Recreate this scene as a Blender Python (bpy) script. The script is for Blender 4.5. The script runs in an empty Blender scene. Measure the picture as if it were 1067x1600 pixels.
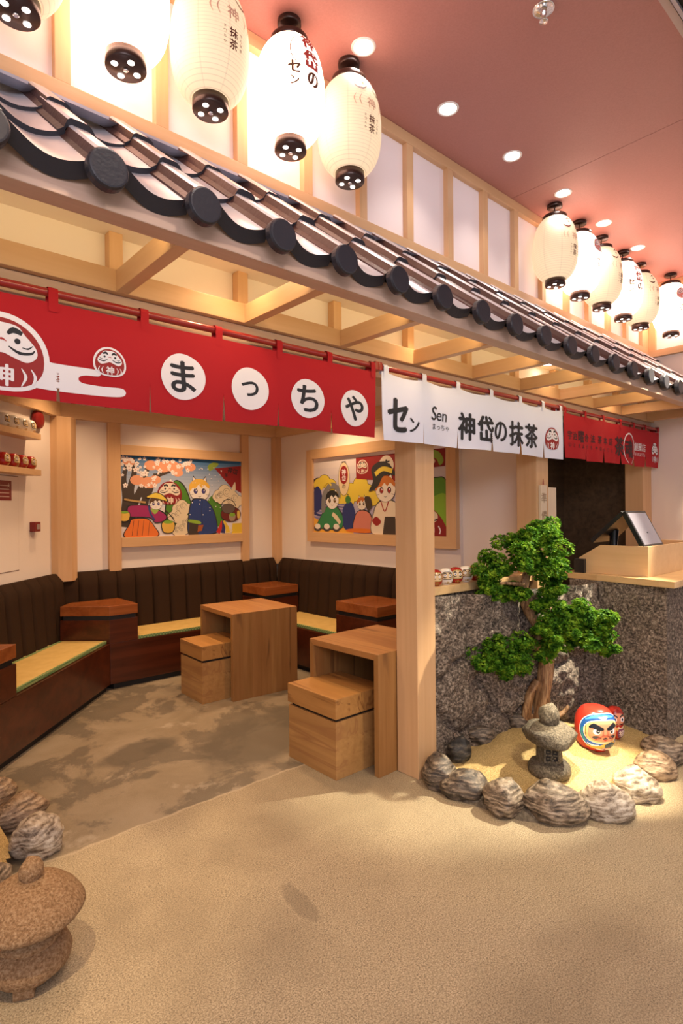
import bpy, bmesh, math, random
from mathutils import Vector, Matrix, noise
from mathutils.geometry import tessellate_polygon
R=math.radians; PI=math.pi
C=bpy.context.scene.collection
sc=bpy.context.scene
# ------------------------------------------------------------ camera
H=1.5
cd=bpy.data.cameras.new('camera'); cam=bpy.data.objects.new('camera',cd); C.objects.link(cam)
cd.sensor_fit='VERTICAL'; cd.sensor_height=36.0; cd.lens=899.4/1600*36; cd.clip_start=.05
yaw,pit,rol=.842993,-.00267,-.0096278
F_=Vector((math.cos(yaw)*math.cos(pit),math.sin(yaw)*math.cos(pit),math.sin(pit)))
r0=Vector((math.sin(yaw),-math.cos(yaw),0)); u0=r0.cross(F_)
r_=r0*math.cos(rol)+u0*math.sin(rol); u_=-r0*math.sin(rol)+u0*math.cos(rol)
M=Matrix((r_,u_,-F_)).transposed().to_4x4(); M.translation=Vector((0,0,H)); cam.matrix_world=M
sc.camera=cam
# ------------------------------------------------------------ world, exposure
w=bpy.data.worlds.new('world'); sc.world=w; w.use_nodes=True
w.node_tree.nodes['Background'].inputs[0].default_value=(.98,.94,.98,1)
w.node_tree.nodes['Background'].inputs[1].default_value=.50
vs=sc.view_settings; vs.view_transform='Standard'; vs.look='None'; vs.gamma=1; vs.use_curve_mapping=False; vs.exposure=.55
# ------------------------------------------------------------ lights
def lamp(kind,name,loc,power,col,target=None,size=.1,angle=90,blend=.5):
    l=bpy.data.lights.new(name,kind); l.energy=power; l.color=col
    if kind=='AREA': l.shape='RECTANGLE' if isinstance(size,tuple) else 'SQUARE'
    if kind=='AREA':
        if isinstance(size,tuple): l.size,l.size_y=size
        else: l.size=size
    else: l.shadow_soft_size=size
    if kind=='SPOT': l.spot_size=R(angle); l.spot_blend=blend
    o=bpy.data.objects.new(name,l); C.objects.link(o); o.location=loc
    if target is not None: o.rotation_euler=(Vector(target)-Vector(loc)).to_track_quat('-Z','Y').to_euler()
    return o
WARM=(1,.66,.38); NEUT=(1,.86,.74)
# mall hall light coming from the open side, behind and above the camera
lamp('AREA','hall_light',(-1.2,-2.2,3.3),82,(.97,.90,.98),(2.5,2.2,1.6),(3.0,1.6))
# downlights of the outside ceiling nearer to the camera
for x,y,p in ((.9,.75,55),(2.3,.5,40),(.6,-.6,40),(4.2,.2,34)):
    lamp('SPOT','ceiling_spot',(x,y,3.55),p,NEUT,(x,y+.05,0),.05,95,.8)
lamp('SPOT','garden_spot',(2.1,1.2,3.5),1150,(1,.84,.58),(3.17,1.38,.05),.03,13.5,.75)
lamp('SPOT','tree_spot',(4.9,.9,3.5),1000,(1,.9,.68),(3.42,1.72,1.0),.03,26,.6)
lamp('SPOT','garden_wash',(2.0,-.1,3.5),120,(1,.84,.60),(3.0,1.75,.4),.04,46,.6)
lamp('SPOT','garden_spot_left',(-.2,.9,3.5),200,(1,.74,.45),(.3,2.6,.1),.04,40,.5)
# downlights inside the tea room
for x,y,p in ((2.45,3.25,50),(2.6,4.9,60),(1.5,4.0,46),(3.45,4.2,50),(.8,3.0,44),(1.55,4.95,26),(4.7,2.6,12)):
    lamp('SPOT','room_downlight',(x,y,2.70),p,WARM,(x,y,0),.05,120,.9)
for x in (.5,2.2,3.9): lamp('AREA','eave_fill_strip',(x,1.625,2.36),2.2,(1,.72,.36),(x,2.1,2.40),(1.6,.02))  # unseen fill strips added behind the fascia to brighten the eave underside
lamp('SPOT','counter_downlight',(4.9,1.0,3.5),130,(1,.78,.55),(4.9,1.6,1.0),.04,70,.7)

# ------------------------------------------------------------ materials
MATS={}
def sock(n,*names):
    for k in names:
        if k in n.inputs: return n.inputs[k]
def newmat(name):
    m=bpy.data.materials.new(name); m.use_nodes=True; MATS[name]=m
    nt=m.node_tree; b=nt.nodes['Principled BSDF']; return m,nt,b
def plain(name,col,rough=.5,metal=0,spec=.5,coat=0,bump=0,bscale=200,emit=None,es=0):
    m,nt,b=newmat(name); b.inputs['Base Color'].default_value=(*col,1); b.inputs['Roughness'].default_value=rough
    b.inputs['Metallic'].default_value=metal; b.inputs['Specular IOR Level'].default_value=spec
    if coat: b.inputs['Coat Weight'].default_value=coat; b.inputs['Coat Roughness'].default_value=.08
    if emit: b.inputs['Emission Color'].default_value=(*emit,1); b.inputs['Emission Strength'].default_value=es
    if bump:
        n=nt.nodes.new('ShaderNodeTexNoise'); n.inputs['Scale'].default_value=bscale
        tc=nt.nodes.new('ShaderNodeTexCoord'); nt.links.new(tc.outputs['Object'],n.inputs['Vector'])
        bp=nt.nodes.new('ShaderNodeBump'); bp.inputs['Strength'].default_value=bump; bp.inputs['Distance'].default_value=.01
        nt.links.new(n.outputs['Fac'],bp.inputs['Height']); nt.links.new(bp.outputs['Normal'],b.inputs['Normal'])
    return m
class NT:
    def __init__(s,nt): s.nt=nt; s.b=nt.nodes['Principled BSDF']; s.tc=nt.nodes.new('ShaderNodeTexCoord')
    def map(s,scale=(1,1,1),rot=(0,0,0),loc=(0,0,0),src='Object'):
        n=s.nt.nodes.new('ShaderNodeMapping'); n.inputs['Scale'].default_value=scale; n.inputs['Rotation'].default_value=rot; n.inputs['Location'].default_value=loc
        s.nt.links.new(s.tc.outputs[src],n.inputs['Vector']); return n.outputs[0]
    def noise(s,vec,scale,detail=4,rough=.55,dist=0):
        n=s.nt.nodes.new('ShaderNodeTexNoise'); n.inputs['Scale'].default_value=scale; n.inputs['Detail'].default_value=detail
        n.inputs['Roughness'].default_value=rough; n.inputs['Distortion'].default_value=dist
        s.nt.links.new(vec,n.inputs['Vector']); return n.outputs['Fac']
    def wave(s,vec,scale,dist=4,detail=3,dscale=1,dirn='X',prof='SIN'):
        n=s.nt.nodes.new('ShaderNodeTexWave'); n.inputs['Scale'].default_value=scale; n.inputs['Distortion'].default_value=dist
        n.inputs['Detail'].default_value=detail; n.inputs['Detail Scale'].default_value=dscale; n.bands_direction=dirn; n.wave_profile=prof
        s.nt.links.new(vec,n.inputs['Vector']); return n.outputs['Fac']
    def ramp(s,fac,stops):
        n=s.nt.nodes.new('ShaderNodeValToRGB'); e=n.color_ramp.elements
        while len(e)<len(stops): e.new(.5)
        for i,(p,c) in enumerate(stops):
            e[i].position=p; e[i].color=(*c,1) if len(c)==3 else c
        s.nt.links.new(fac,n.inputs['Fac']); return n.outputs['Color']
    def mix(s,fac,a,b,typ='MIX'):
        n=s.nt.nodes.new('ShaderNodeMix'); n.data_type='RGBA'; n.blend_type=typ
        for i,v in ((0,fac),(6,a),(7,b)):
            if hasattr(v,'is_linked') or hasattr(v,'links'): s.nt.links.new(v,n.inputs[i])
            elif i==0: n.inputs[0].default_value=v
            else: n.inputs[i].default_value=(*v,1)
        return n.outputs[2]
    def math(s,op,a,b=0,c=0):
        n=s.nt.nodes.new('ShaderNodeMath'); n.operation=op
        for i,v in enumerate((a,b,c)):
            if hasattr(v,'links'): s.nt.links.new(v,n.inputs[i])
            else: n.inputs[i].default_value=v
        return n.outputs[0]
    def sep(s,vec):
        n=s.nt.nodes.new('ShaderNodeSeparateXYZ'); s.nt.links.new(vec,n.inputs[0]); return n.outputs
    def col(s,c): s.nt.links.new(c,s.b.inputs['Base Color'])
    def bump(s,h,strength=.3,dist=.01):
        n=s.nt.nodes.new('ShaderNodeBump'); n.inputs['Strength'].default_value=strength; n.inputs['Distance'].default_value=dist
        s.nt.links.new(h,n.inputs['Height']); s.nt.links.new(n.outputs[0],s.b.inputs['Normal'])
def wood(name,c1,c2,grain='Z',rough=.45,fine=30,contrast=1,coat=0,strip=None,stripaxis=0,stripw=.08,streak=None):
    m,nt,b=newmat(name); t=NT(nt)
    i='XYZ'.index(grain); sc_=[1,1,1]; sc_[i]=.06
    v=t.map(tuple(sc_))
    if strip:
        xyz=t.sep(t.tc.outputs['Object']); f=t.math('FLOOR',t.math('DIVIDE',xyz[stripaxis],stripw))
        wn=nt.nodes.new('ShaderNodeTexWhiteNoise'); wn.noise_dimensions='1D'; nt.links.new(f,wn.inputs['W'])
        off=nt.nodes.new('ShaderNodeVectorMath'); off.operation='ADD'; nt.links.new(v,off.inputs[0])
        sx=nt.nodes.new('ShaderNodeVectorMath'); sx.operation='SCALE'; nt.links.new(wn.outputs['Color'],sx.inputs[0]); sx.inputs['Scale'].default_value=7
        nt.links.new(sx.outputs[0],off.inputs[1]); v=off.outputs[0]
    n1=t.noise(v,fine,5,.6,.6); n2=t.noise(v,fine*.22,3,.5,1.5)
    f=t.math('ADD',t.math('MULTIPLY',n1,.5),t.math('MULTIPLY',n2,.5))
    c=t.ramp(f,[(.5-.13/contrast,c1),(.5+.13/contrast,c2)])
    if strip:
        c=t.mix(t.math('MULTIPLY',wn.outputs['Value'],.55),c,strip)
    if streak:
        s2=t.noise(v,fine*.16,2,.5,2.5); c=t.mix(t.ramp(s2,[(.60,(0,0,0)),(.66,(1,1,1)),(.70,(.2,.2,.2))]),c,streak)
    t.col(c); b.inputs['Roughness'].default_value=rough
    if coat: b.inputs['Coat Weight'].default_value=coat; b.inputs['Coat Roughness'].default_value=.15
    t.bump(n1,.08,.003)
    return m
beechX=wood('beech_x',(.60,.36,.18),(.69,.45,.245),'X',contrast=.7)
beechY=wood('beech_y',(.60,.36,.18),(.69,.45,.245),'Y',contrast=.7)
beechZ=wood('beech_z',(.60,.35,.17),(.69,.44,.235),'Z',contrast=.7)
fascia_m=wood('fascia_wood',(.52,.36,.27),(.60,.43,.33),'X',contrast=.8,fine=60)
tableM=wood('table_wood',(.27,.125,.035),(.40,.205,.07),'Z',strip=(.30,.13,.04),stripaxis=0,stripw=.087,streak=(.16,.07,.025),rough=.38)
tableY=wood('table_wood_top',(.33,.14,.04),(.48,.235,.08),'Y',strip=(.34,.14,.045),stripaxis=0,stripw=.087,streak=(.19,.075,.025),rough=.33)
stoolY=wood('stool_wood_y',(.38,.19,.06),(.54,.30,.105),'Y',strip=(.38,.19,.065),stripaxis=2,stripw=.11,streak=(.36,.17,.06),rough=.36)
stoolX=wood('stool_wood_top',(.38,.18,.05),(.54,.28,.09),'Y',strip=(.40,.18,.05),stripaxis=0,stripw=.11,streak=(.24,.10,.03),rough=.33)
mahog=wood('mahogany',(.040,.008,.003),(.095,.020,.007),'X',fine=22,rough=.28,coat=.15)
mahogT=wood('mahogany_top',(.21,.055,.013),(.33,.10,.026),'X',fine=22,rough=.25,coat=.2)
counterM=wood('counter_wood',(.60,.38,.17),(.74,.50,.25),'Y',strip=(.50,.30,.13),stripaxis=1,stripw=.14,rough=.3)
posboxM=wood('pos_box_wood',(.66,.42,.20),(.76,.52,.27),'Y',contrast=.6,rough=.4)
darkwall=wood('dark_oak_panel',(.055,.033,.018),(.12,.075,.04),'X',fine=26,rough=.5)
paleboard=wood('pale_board',(.70,.56,.40),(.80,.67,.50),'Z',contrast=.7)
plaster=plain('plaster',(.84,.74,.66),.8,bump=.05,bscale=60)
upperplaster=plain('eave_plaster',(.86,.77,.66),.8)
paneM=plain('paper_pane',(.90,.80,.80),.55,bump=.03,bscale=90)
blackM=plain('black_gap',(.01,.008,.007),.6)
fabric=plain('brown_upholstery',(.034,.016,.007),.8,spec=.15,bump=.35,bscale=700)
redcloth=plain('red_cloth',(.42,.003,.010),.85,bump=.2,bscale=900)
whitecloth=plain('white_cloth',(.80,.84,.99),.85,bump=.2,bscale=900)
redrod=plain('red_lacquer',(.30,.012,.012),.28,coat=.4)
darkcap=plain('lantern_cap_brown',(.035,.016,.012),.28,metal=.3)
metal=plain('chrome',(.8,.76,.74),.15,metal=1)
whitetrim=plain('white_trim',(.85,.8,.76),.4)
bulb=plain('lamp_glow',(1,1,1),.5,emit=(1,.93,.88),es=14)
hole=plain('lantern_hole_glow',(1,1,1),.5,emit=(1,.9,.8),es=3)
blackplastic=plain('black_plastic',(.012,.012,.014),.3)
screenM=plain('screen_glass',(.17,.16,.19),.09,emit=(.5,.42,.46),es=.15)
alarmred=plain('alarm_red',(.20,.010,.010),.3)
noticeM=plain('notice_plate',(.22,.02,.02),.4)
greybtn=plain('grey_button',(.35,.3,.28),.4)
ventM=plain('vent_metal',(.52,.40,.36),.45)
ventdark=plain('vent_dark',(.015,.012,.012),.7)
slatM=plain('vent_slat',(.42,.38,.42),.4,metal=.5)
tatamiM=None
m,nt,b=newmat('tatami'); t=NT(nt)
v=t.map((1,1,1),rot=(0,0,R(45))); wv=t.wave(v,90,.3,1,1,'X'); c=t.ramp(t.noise(t.map(),12),[(.3,(.56,.37,.11)),(.7,(.66,.46,.16))])
t.col(t.mix(t.math('MULTIPLY',wv,.25),c,(.40,.27,.06))); t.bump(wv,.3,.002); b.inputs['Roughness'].default_value=.6; tatamiM=m
m,nt,b=newmat('tatami_border'); t=NT(nt)
vo=nt.nodes.new('ShaderNodeTexChecker'); vo.inputs['Scale'].default_value=70; vo.inputs['Color1'].default_value=(.09,.20,.07,1); vo.inputs['Color2'].default_value=(.30,.36,.14,1)
nt.links.new(t.map(),vo.inputs['Vector']); nt.links.new(vo.outputs['Color'],b.inputs['Base Color']); borderM=m
# roof tile: near-white tops carry lantern reflections in their colour, brown on the mould sides
m,nt,b=newmat('roof_tile_glare'); t=NT(nt)
n1=t.noise(t.map(),9,4); t.col(t.ramp(n1,[(.3,(.76,.76,.79)),(.7,(.82,.82,.85))]))
b.inputs['Roughness'].default_value=.24; b.inputs['Specular IOR Level'].default_value=.9; b.inputs['Metallic'].default_value=.30
tileM=m
tilefront=plain('roof_tile_edge',(.022,.022,.030),.42,bump=.1,bscale=80)
tileside=plain('roof_tile_side',(.075,.030,.022),.38,bump=.15,bscale=50)
flashM=plain('grey_flashing',(.42,.42,.50),.35,metal=.3)
# ceiling
m,nt,b=newmat('ceiling_paint'); t=NT(nt); n1=t.noise(t.map(),140,2); n2=t.noise(t.map(),1.5,3)
t.col(t.mix(.5,t.ramp(n1,[(.3,(.42,.185,.16)),(.7,(.50,.225,.20))]),t.ramp(n2,[(.3,(.42,.185,.16)),(.7,(.48,.22,.19))]))); t.bump(n1,.15,.003); b.inputs['Roughness'].default_value=.55; ceilM=m
# floor
m,nt,b=newmat('concrete_floor'); t=NT(nt); vv=t.map(); xyz=t.sep(vv)
base=t.ramp(t.noise(vv,1.3,6,.6,.3),[(.28,(.26,.20,.115)),(.55,(.40,.32,.195)),(.8,(.48,.40,.265))])
sp=nt.nodes.new('ShaderNodeTexVoronoi'); sp.inputs['Scale'].default_value=80; nt.links.new(vv,sp.inputs['Vector'])
spk=t.ramp(sp.outputs['Distance'],[(.0,(1,1,1)),(.22,(1,1,1)),(.34,(0,0,0))])
rnd=t.ramp(sp.outputs['Color'],[(.30,(0,0,0)),(.45,(.9,.9,.9))])
front=t.mix(t.math('MULTIPLY',t.math('MULTIPLY',spk,rnd),.80),base,(.055,.042,.026))
fn=t.noise(vv,190,4,.8); front=t.mix(.62,front,t.ramp(fn,[(.40,(.07,.05,.03)),(.49,(.40,.31,.185)),(.60,(.74,.62,.44))]))
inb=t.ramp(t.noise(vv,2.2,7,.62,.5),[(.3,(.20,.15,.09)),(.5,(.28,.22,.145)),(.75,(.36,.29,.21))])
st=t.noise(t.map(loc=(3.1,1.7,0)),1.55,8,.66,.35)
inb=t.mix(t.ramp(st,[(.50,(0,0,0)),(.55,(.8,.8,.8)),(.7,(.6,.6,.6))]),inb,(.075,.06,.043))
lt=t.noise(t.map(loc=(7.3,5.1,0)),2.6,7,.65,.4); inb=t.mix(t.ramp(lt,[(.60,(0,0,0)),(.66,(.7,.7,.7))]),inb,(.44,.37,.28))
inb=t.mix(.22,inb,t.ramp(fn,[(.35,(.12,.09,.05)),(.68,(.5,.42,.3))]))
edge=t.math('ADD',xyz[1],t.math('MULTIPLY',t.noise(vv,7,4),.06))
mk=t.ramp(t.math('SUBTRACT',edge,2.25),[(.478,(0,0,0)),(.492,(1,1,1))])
big=t.noise(t.map(loc=(2.2,6.4,0)),.85,4,.6,.3); front=t.mix(t.ramp(big,[(.46,(0,0,0)),(.62,(.45,.45,.45))]),front,(.17,.125,.075))
def spot(cx,cy,ang,rx,ry,nz):
    d=t.map((1,1,1),loc=(-cx,-cy,0)); n_=nt.nodes.new('ShaderNodeVectorRotate'); n_.rotation_type='Z_AXIS'; n_.inputs['Angle'].default_value=-ang; nt.links.new(d,n_.inputs[0])
    q=t.sep(n_.outputs[0]); a_=t.math('MULTIPLY',q[0],1/rx); b_=t.math('MULTIPLY',q[1],1/ry)
    return t.math('ADD',t.math('SQRT',t.math('ADD',t.math('MULTIPLY',a_,a_),t.math('MULTIPLY',b_,b_))),t.math('MULTIPLY',t.math('SUBTRACT',t.noise(vv,nz,4),.5),.9))
front=t.mix(t.ramp(spot(1.335,1.765,1.45,.14,.045,14),[(.8,(.42,.42,.42)),(1.0,(0,0,0))]),front,(.15,.115,.075))
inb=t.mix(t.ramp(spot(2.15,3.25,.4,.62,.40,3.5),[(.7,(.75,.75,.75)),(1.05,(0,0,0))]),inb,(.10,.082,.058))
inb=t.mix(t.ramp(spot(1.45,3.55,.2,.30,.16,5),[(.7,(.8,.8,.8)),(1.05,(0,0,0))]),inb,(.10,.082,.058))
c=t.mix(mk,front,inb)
seam=t.ramp(t.math('SUBTRACT',edge,2.25),[(.468,(0,0,0)),(.48,(.55,.55,.55)),(.492,(.0,.0,.0))]); c=t.mix(seam,c,(.58,.47,.33))
t.col(c); b.inputs['Roughness'].default_value=.48; t.bump(fn,.18,.002); floorM=m
# granite, rocks, sand, trunk, foliage
m,nt,b=newmat('granite_wall'); t=NT(nt); vv=t.map()
g1=t.noise(vv,62,6,.8); big=t.noise(vv,3.2,5,.6)
c=t.ramp(g1,[(.38,(.02,.016,.013)),(.46,(.12,.085,.058)),(.54,(.34,.26,.19)),(.62,(.70,.59,.46))])
c=t.mix(t.math('MULTIPLY',big,.8),c,t.ramp(g1,[(.4,(.03,.024,.021)),(.55,(.20,.155,.125)),(.66,(.50,.43,.37))]))
t.col(c); b.inputs['Roughness'].default_value=.6; t.bump(g1,.8,.02); graniteM=m
def rockmat(name,dark,mid,light,sc_=5,stretch=(1,1,2.6),rot=(0,0,0),dist=5):
    m,nt,b=newmat(name); t=NT(nt); vv=t.map(stretch,rot=rot)
    wv=t.wave(vv,sc_,dist*2.4,5,1.2,'Z'); n=t.noise(vv,24,7,.75); n3=t.noise(t.map(),3.5,3,.6)
    f=t.math('ADD',t.math('ADD',t.math('MULTIPLY',wv,.09),t.math('MULTIPLY',n,.50)),t.math('MULTIPLY',t.noise(t.map(stretch,rot=rot),9,5,.65,1.2),.45))
    c=t.ramp(f,[(.42,dark),(.52,mid),(.64,light)])
    t.col(c); b.inputs['Roughness'].default_value=.42; t.bump(f,.6,.02); return m
rkDark=rockmat('rock_dark',(.022,.018,.016),(.105,.078,.056),(.36,.28,.20))
rkGrey=rockmat('rock_grey',(.045,.032,.022),(.20,.145,.095),(.50,.40,.29),6)
rkPale=rockmat('rock_pale',(.13,.09,.06),(.42,.34,.25),(.72,.64,.52),7,(1.2,1,2.2),(.3,.4,0))
rkTan=rockmat('rock_tan',(.09,.055,.03),(.30,.20,.12),(.55,.42,.28),5)
rkBlack=rockmat('rock_black',(.008,.008,.009),(.03,.028,.026),(.16,.13,.09),3)
def carved(name,a,bb,c3,s=120):
    m,nt,b=newmat(name); t=NT(nt); n=t.noise(t.map(),s,5,.7); n2=t.noise(t.map(),6,3)
    t.col(t.mix(t.math('MULTIPLY',n2,.5),t.ramp(n,[(.36,a),(.5,bb),(.66,c3)]),a)); t.bump(n,.9,.012); b.inputs['Roughness'].default_value=.6; return m
carvedGrey=carved('carved_grey_stone',(.05,.04,.025),(.15,.12,.08),(.34,.29,.21),90)
carvedTan=carved('carved_tan_stone',(.20,.10,.035),(.40,.235,.115),(.62,.42,.24),120)
mortarM=carved('mortar_bed',(.10,.075,.045),(.20,.155,.10),(.32,.26,.18),60)
m,nt,b=newmat('yellow_sand'); t=NT(nt); n=t.noise(t.map(),170,4,.8); t.col(t.ramp(n,[(.33,(.26,.15,.045)),(.5,(.60,.41,.15)),(.66,(.82,.64,.32))])); t.bump(n,.8,.01); b.inputs['Roughness'].default_value=.8; sandM=m
m,nt,b=newmat('bonsai_wood'); t=NT(nt); wv=t.noise(t.map((1,1,.12)),55,5,.7,1.2); t.col(t.ramp(wv,[(.35,(.11,.045,.016)),(.5,(.36,.19,.08)),(.66,(.56,.36,.18))])); t.bump(wv,.8,.01); b.inputs['Roughness'].default_value=.5; trunkM=m
m,nt,b=newmat('bonsai_leaf'); t=NT(nt); n=t.noise(t.map(),22,3); 
c=t.ramp(n,[(.36,(.022,.090,.006)),(.50,(.085,.23,.012)),(.64,(.30,.48,.035))]); t.col(c); b.inputs['Roughness'].default_value=.6; b.inputs['Specular IOR Level'].default_value=.18
tr=nt.nodes.new('ShaderNodeBsdfTranslucent'); nt.links.new(c,tr.inputs['Color']); ms=nt.nodes.new('ShaderNodeMixShader'); ms.inputs[0].default_value=.35
nt.links.new(b.outputs[0],ms.inputs[1]); nt.links.new(tr.outputs[0],ms.inputs[2]); nt.links.new(ms.outputs[0],nt.nodes['Material Output'].inputs[0]); leafM=m
# print (flat colours carried per face)
m,nt,b=newmat('print_ink'); a=nt.nodes.new('ShaderNodeAttribute'); a.attribute_name='Col'; nt.links.new(a.outputs['Color'],b.inputs['Base Color']); b.inputs['Roughness'].default_value=.65; inkM=m
m,nt,b=newmat('glossy_paint'); a=nt.nodes.new('ShaderNodeAttribute'); a.attribute_name='Col'; nt.links.new(a.outputs['Color'],b.inputs['Base Color']); b.inputs['Roughness'].default_value=.22; glossM=m
# lantern paper: lit from inside; the cream ones show ribs and seams
def lanternmat(name,col,e,rib):
    m,nt,b=newmat(name); t=NT(nt); xyz=t.sep(t.tc.outputs['Object'])
    b.inputs['Base Color'].default_value=(.42,.34,.26,1); b.inputs['Roughness'].default_value=.6
    rb=t.math('ABSOLUTE',t.math('SINE',t.math('MULTIPLY',xyz[2],PI/.0135)))
    rbl=t.ramp(rb,[(0,(1-rib,)*3),(.38,(1,1,1))])
    an=t.math('ARCTAN2',xyz[1],xyz[0]); sn=t.math('ABSOLUTE',t.math('SINE',t.math('MULTIPLY',an,4)))
    sl=t.ramp(sn,[(0,(1-rib*.6,)*3),(.12,(1,1,1))])
    mul=t.mix(1,rbl,sl,'MULTIPLY'); cc=t.mix(1,mul,col,'MULTIPLY')
    nt.links.new(cc,b.inputs['Emission Color']); b.inputs['Emission Strength'].default_value=e
    return m
creamL=lanternmat('lantern_paper_cream',(1,.70,.42),.56,.45)
whiteL=lanternmat('lantern_vinyl_white',(1,.60,.44),5.0,.0)

# ------------------------------------------------------------ mesh builders
class MB:
    def __init__(s): s.v=[]; s.f=[]; s.m=[]; s.sm=[]; s.c=[]
    def add(s,vs,fs,m=0,smooth=False,col=None):
        o=len(s.v); s.v+= [tuple(p) for p in vs]
        for f in fs: s.f.append([i+o for i in f]); s.m.append(m); s.sm.append(smooth); s.c.append(col)
        return s
    def box(s,x0,y0,z0,x1,y1,z1,m=0):
        return s.add([(x0,y0,z0),(x1,y0,z0),(x1,y1,z0),(x0,y1,z0),(x0,y0,z1),(x1,y0,z1),(x1,y1,z1),(x0,y1,z1)],
            [(0,3,2,1),(4,5,6,7),(0,1,5,4),(1,2,6,5),(2,3,7,6),(3,0,4,7)],m)
    def prism(s,poly,z0,z1,m=0,smooth=False):
        n=len(poly)
        if sum(poly[i][0]*poly[(i+1)%n][1]-poly[(i+1)%n][0]*poly[i][1] for i in range(n))<0: poly=poly[::-1]
        vs=[(x,y,z0) for x,y in poly]+[(x,y,z1) for x,y in poly]
        s.add(vs,[tuple(range(n-1,-1,-1)),tuple(range(n,2*n))]+[(i,(i+1)%n,n+(i+1)%n,n+i) for i in range(n)],m,smooth); return s
    def obox(s,o,ax,ay,az,m=0):
        o,ax,ay,az=map(Vector,(o,ax,ay,az)); P=[o,o+ax,o+ax+ay,o+ay]; P+=[p+az for p in P]
        return s.add(P,[(0,3,2,1),(4,5,6,7),(0,1,5,4),(1,2,6,5),(2,3,7,6),(3,0,4,7)],m)
    def lathe(s,prof,n=24,c=(0,0),m=0,smooth=True,cap=True):
        vs=[];k=len(prof)
        for i in range(n):
            a=2*PI*i/n
            for r,z in prof: vs.append((c[0]+r*math.cos(a),c[1]+r*math.sin(a),z))
        fs=[]
        for i in range(n):
            j=(i+1)%n
            for q in range(k-1): fs.append((i*k+q,j*k+q,j*k+q+1,i*k+q+1))
        s.add(vs,fs,m,smooth)
        if cap:
            for q,rev in ((0,True),(k-1,False)):
                if prof[q][0]>1e-4:
                    ring=[i*k+q for i in range(n)]
                    if rev: ring=ring[::-1]
                    s.add([vs[i] for i in ring],[tuple(range(n))],m,False)
        return s
    def tube(s,pts,rad,n=10,m=0,cap=True):
        pts=[Vector(p) for p in pts]; k=len(pts)
        if not hasattr(rad,'__len__'): rad=[rad]*k
        vs=[]; up=None
        for i,p in enumerate(pts):
            d=(pts[min(i+1,k-1)]-pts[max(i-1,0)]).normalized()
            if up is None: up=d.orthogonal().normalized()
            up=(up-d*up.dot(d)).normalized(); sd=d.cross(up)
            for j in range(n):
                a=2*PI*j/n; vs.append(p+(up*math.cos(a)+sd*math.sin(a))*rad[i])
        fs=[(i*n+j,i*n+(j+1)%n,(i+1)*n+(j+1)%n,(i+1)*n+j) for i in range(k-1) for j in range(n)]
        s.add(vs,fs,m,True)
        if cap: s.add(vs[:n][::-1],[tuple(range(n))],m); s.add(vs[-n:],[tuple(range(n))],m)
        return s
    def grid(s,fn,nu,nv,m=0,smooth=True):
        vs=[fn(i/nu,j/nv) for i in range(nu+1) for j in range(nv+1)]
        fs=[(i*(nv+1)+j,(i+1)*(nv+1)+j,(i+1)*(nv+1)+j+1,i*(nv+1)+j+1) for i in range(nu) for j in range(nv)]
        return s.add(vs,fs,m,smooth)
    def build(s,name,mats,parent=None,loc=None,bevel=0,seg=2,kind=None,label=None,category=None,group=None,world=True):
        """verts are in world (or given) coordinates; origin is moved to loc (or parent's)"""
        if not isinstance(mats,(list,tuple)): mats=[mats]
        off=Vector((0,0,0))
        if parent is None and loc is not None: off=Vector(loc)
        if parent is not None and world: off=Vector(parent['_w']) if '_w' in parent else Vector((0,0,0))
        me=bpy.data.meshes.new(name); me.from_pydata([Vector(p)-off for p in s.v],[],s.f)
        for mm in mats: me.materials.append(mm)
        me.polygons.foreach_set('material_index',s.m); me.polygons.foreach_set('use_smooth',s.sm)
        if any(c is not None for c in s.c):
            at=me.color_attributes.new('Col','FLOAT_COLOR','CORNER')
            for p,c in zip(me.polygons,s.c):
                for li in p.loop_indices: at.data[li].color=(*(c or (1,1,1)),1)
        if bevel:
            bm=bmesh.new(); bm.from_mesh(me); bmesh.ops.remove_doubles(bm,verts=bm.verts,dist=1e-5)
            es=[e for e in bm.edges if len(e.link_faces)==2 and e.calc_face_angle(0)>.5]
            bmesh.ops.bevel(bm,geom=es,offset=bevel,segments=seg,affect='EDGES',profile=.6,clamp_overlap=True)
            bm.to_mesh(me); bm.free()
        me.update()
        o=bpy.data.objects.new(name,me); C.objects.link(o)
        if parent is not None: o.parent=parent
        if parent is None and loc is not None: o.location=loc
        o['_w']=tuple(off)
        if kind: o['kind']=kind
        if label: o['label']=label
        if category: o['category']=category
        if group: o['group']=group
        return o
def thing(name,label,cat,loc,rot=0,group=None,local=False):
    e=bpy.data.objects.new(name,None); C.objects.link(e); e.location=loc; e.rotation_euler=(0,0,rot); e.empty_display_size=.1
    e['label']=label; e['category']=cat; e['_w']=(0,0,0) if local else tuple(loc)
    if group: e['group']=group
    return e
def box(name,mat,b,parent=None,bevel=.003,**k):
    return MB().box(*b).build(name,mat,parent,bevel=bevel,**k)
def S(name,mat,b,bevel=0,**k):
    return MB().box(*b).build(name,mat,None,bevel=bevel,kind='structure',**k)
def copy_tree(o,parent=None):
    c=o.copy(); C.objects.link(c); c.parent=parent
    for ch in list(o.children): copy_tree(ch,c)
    return c

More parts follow.
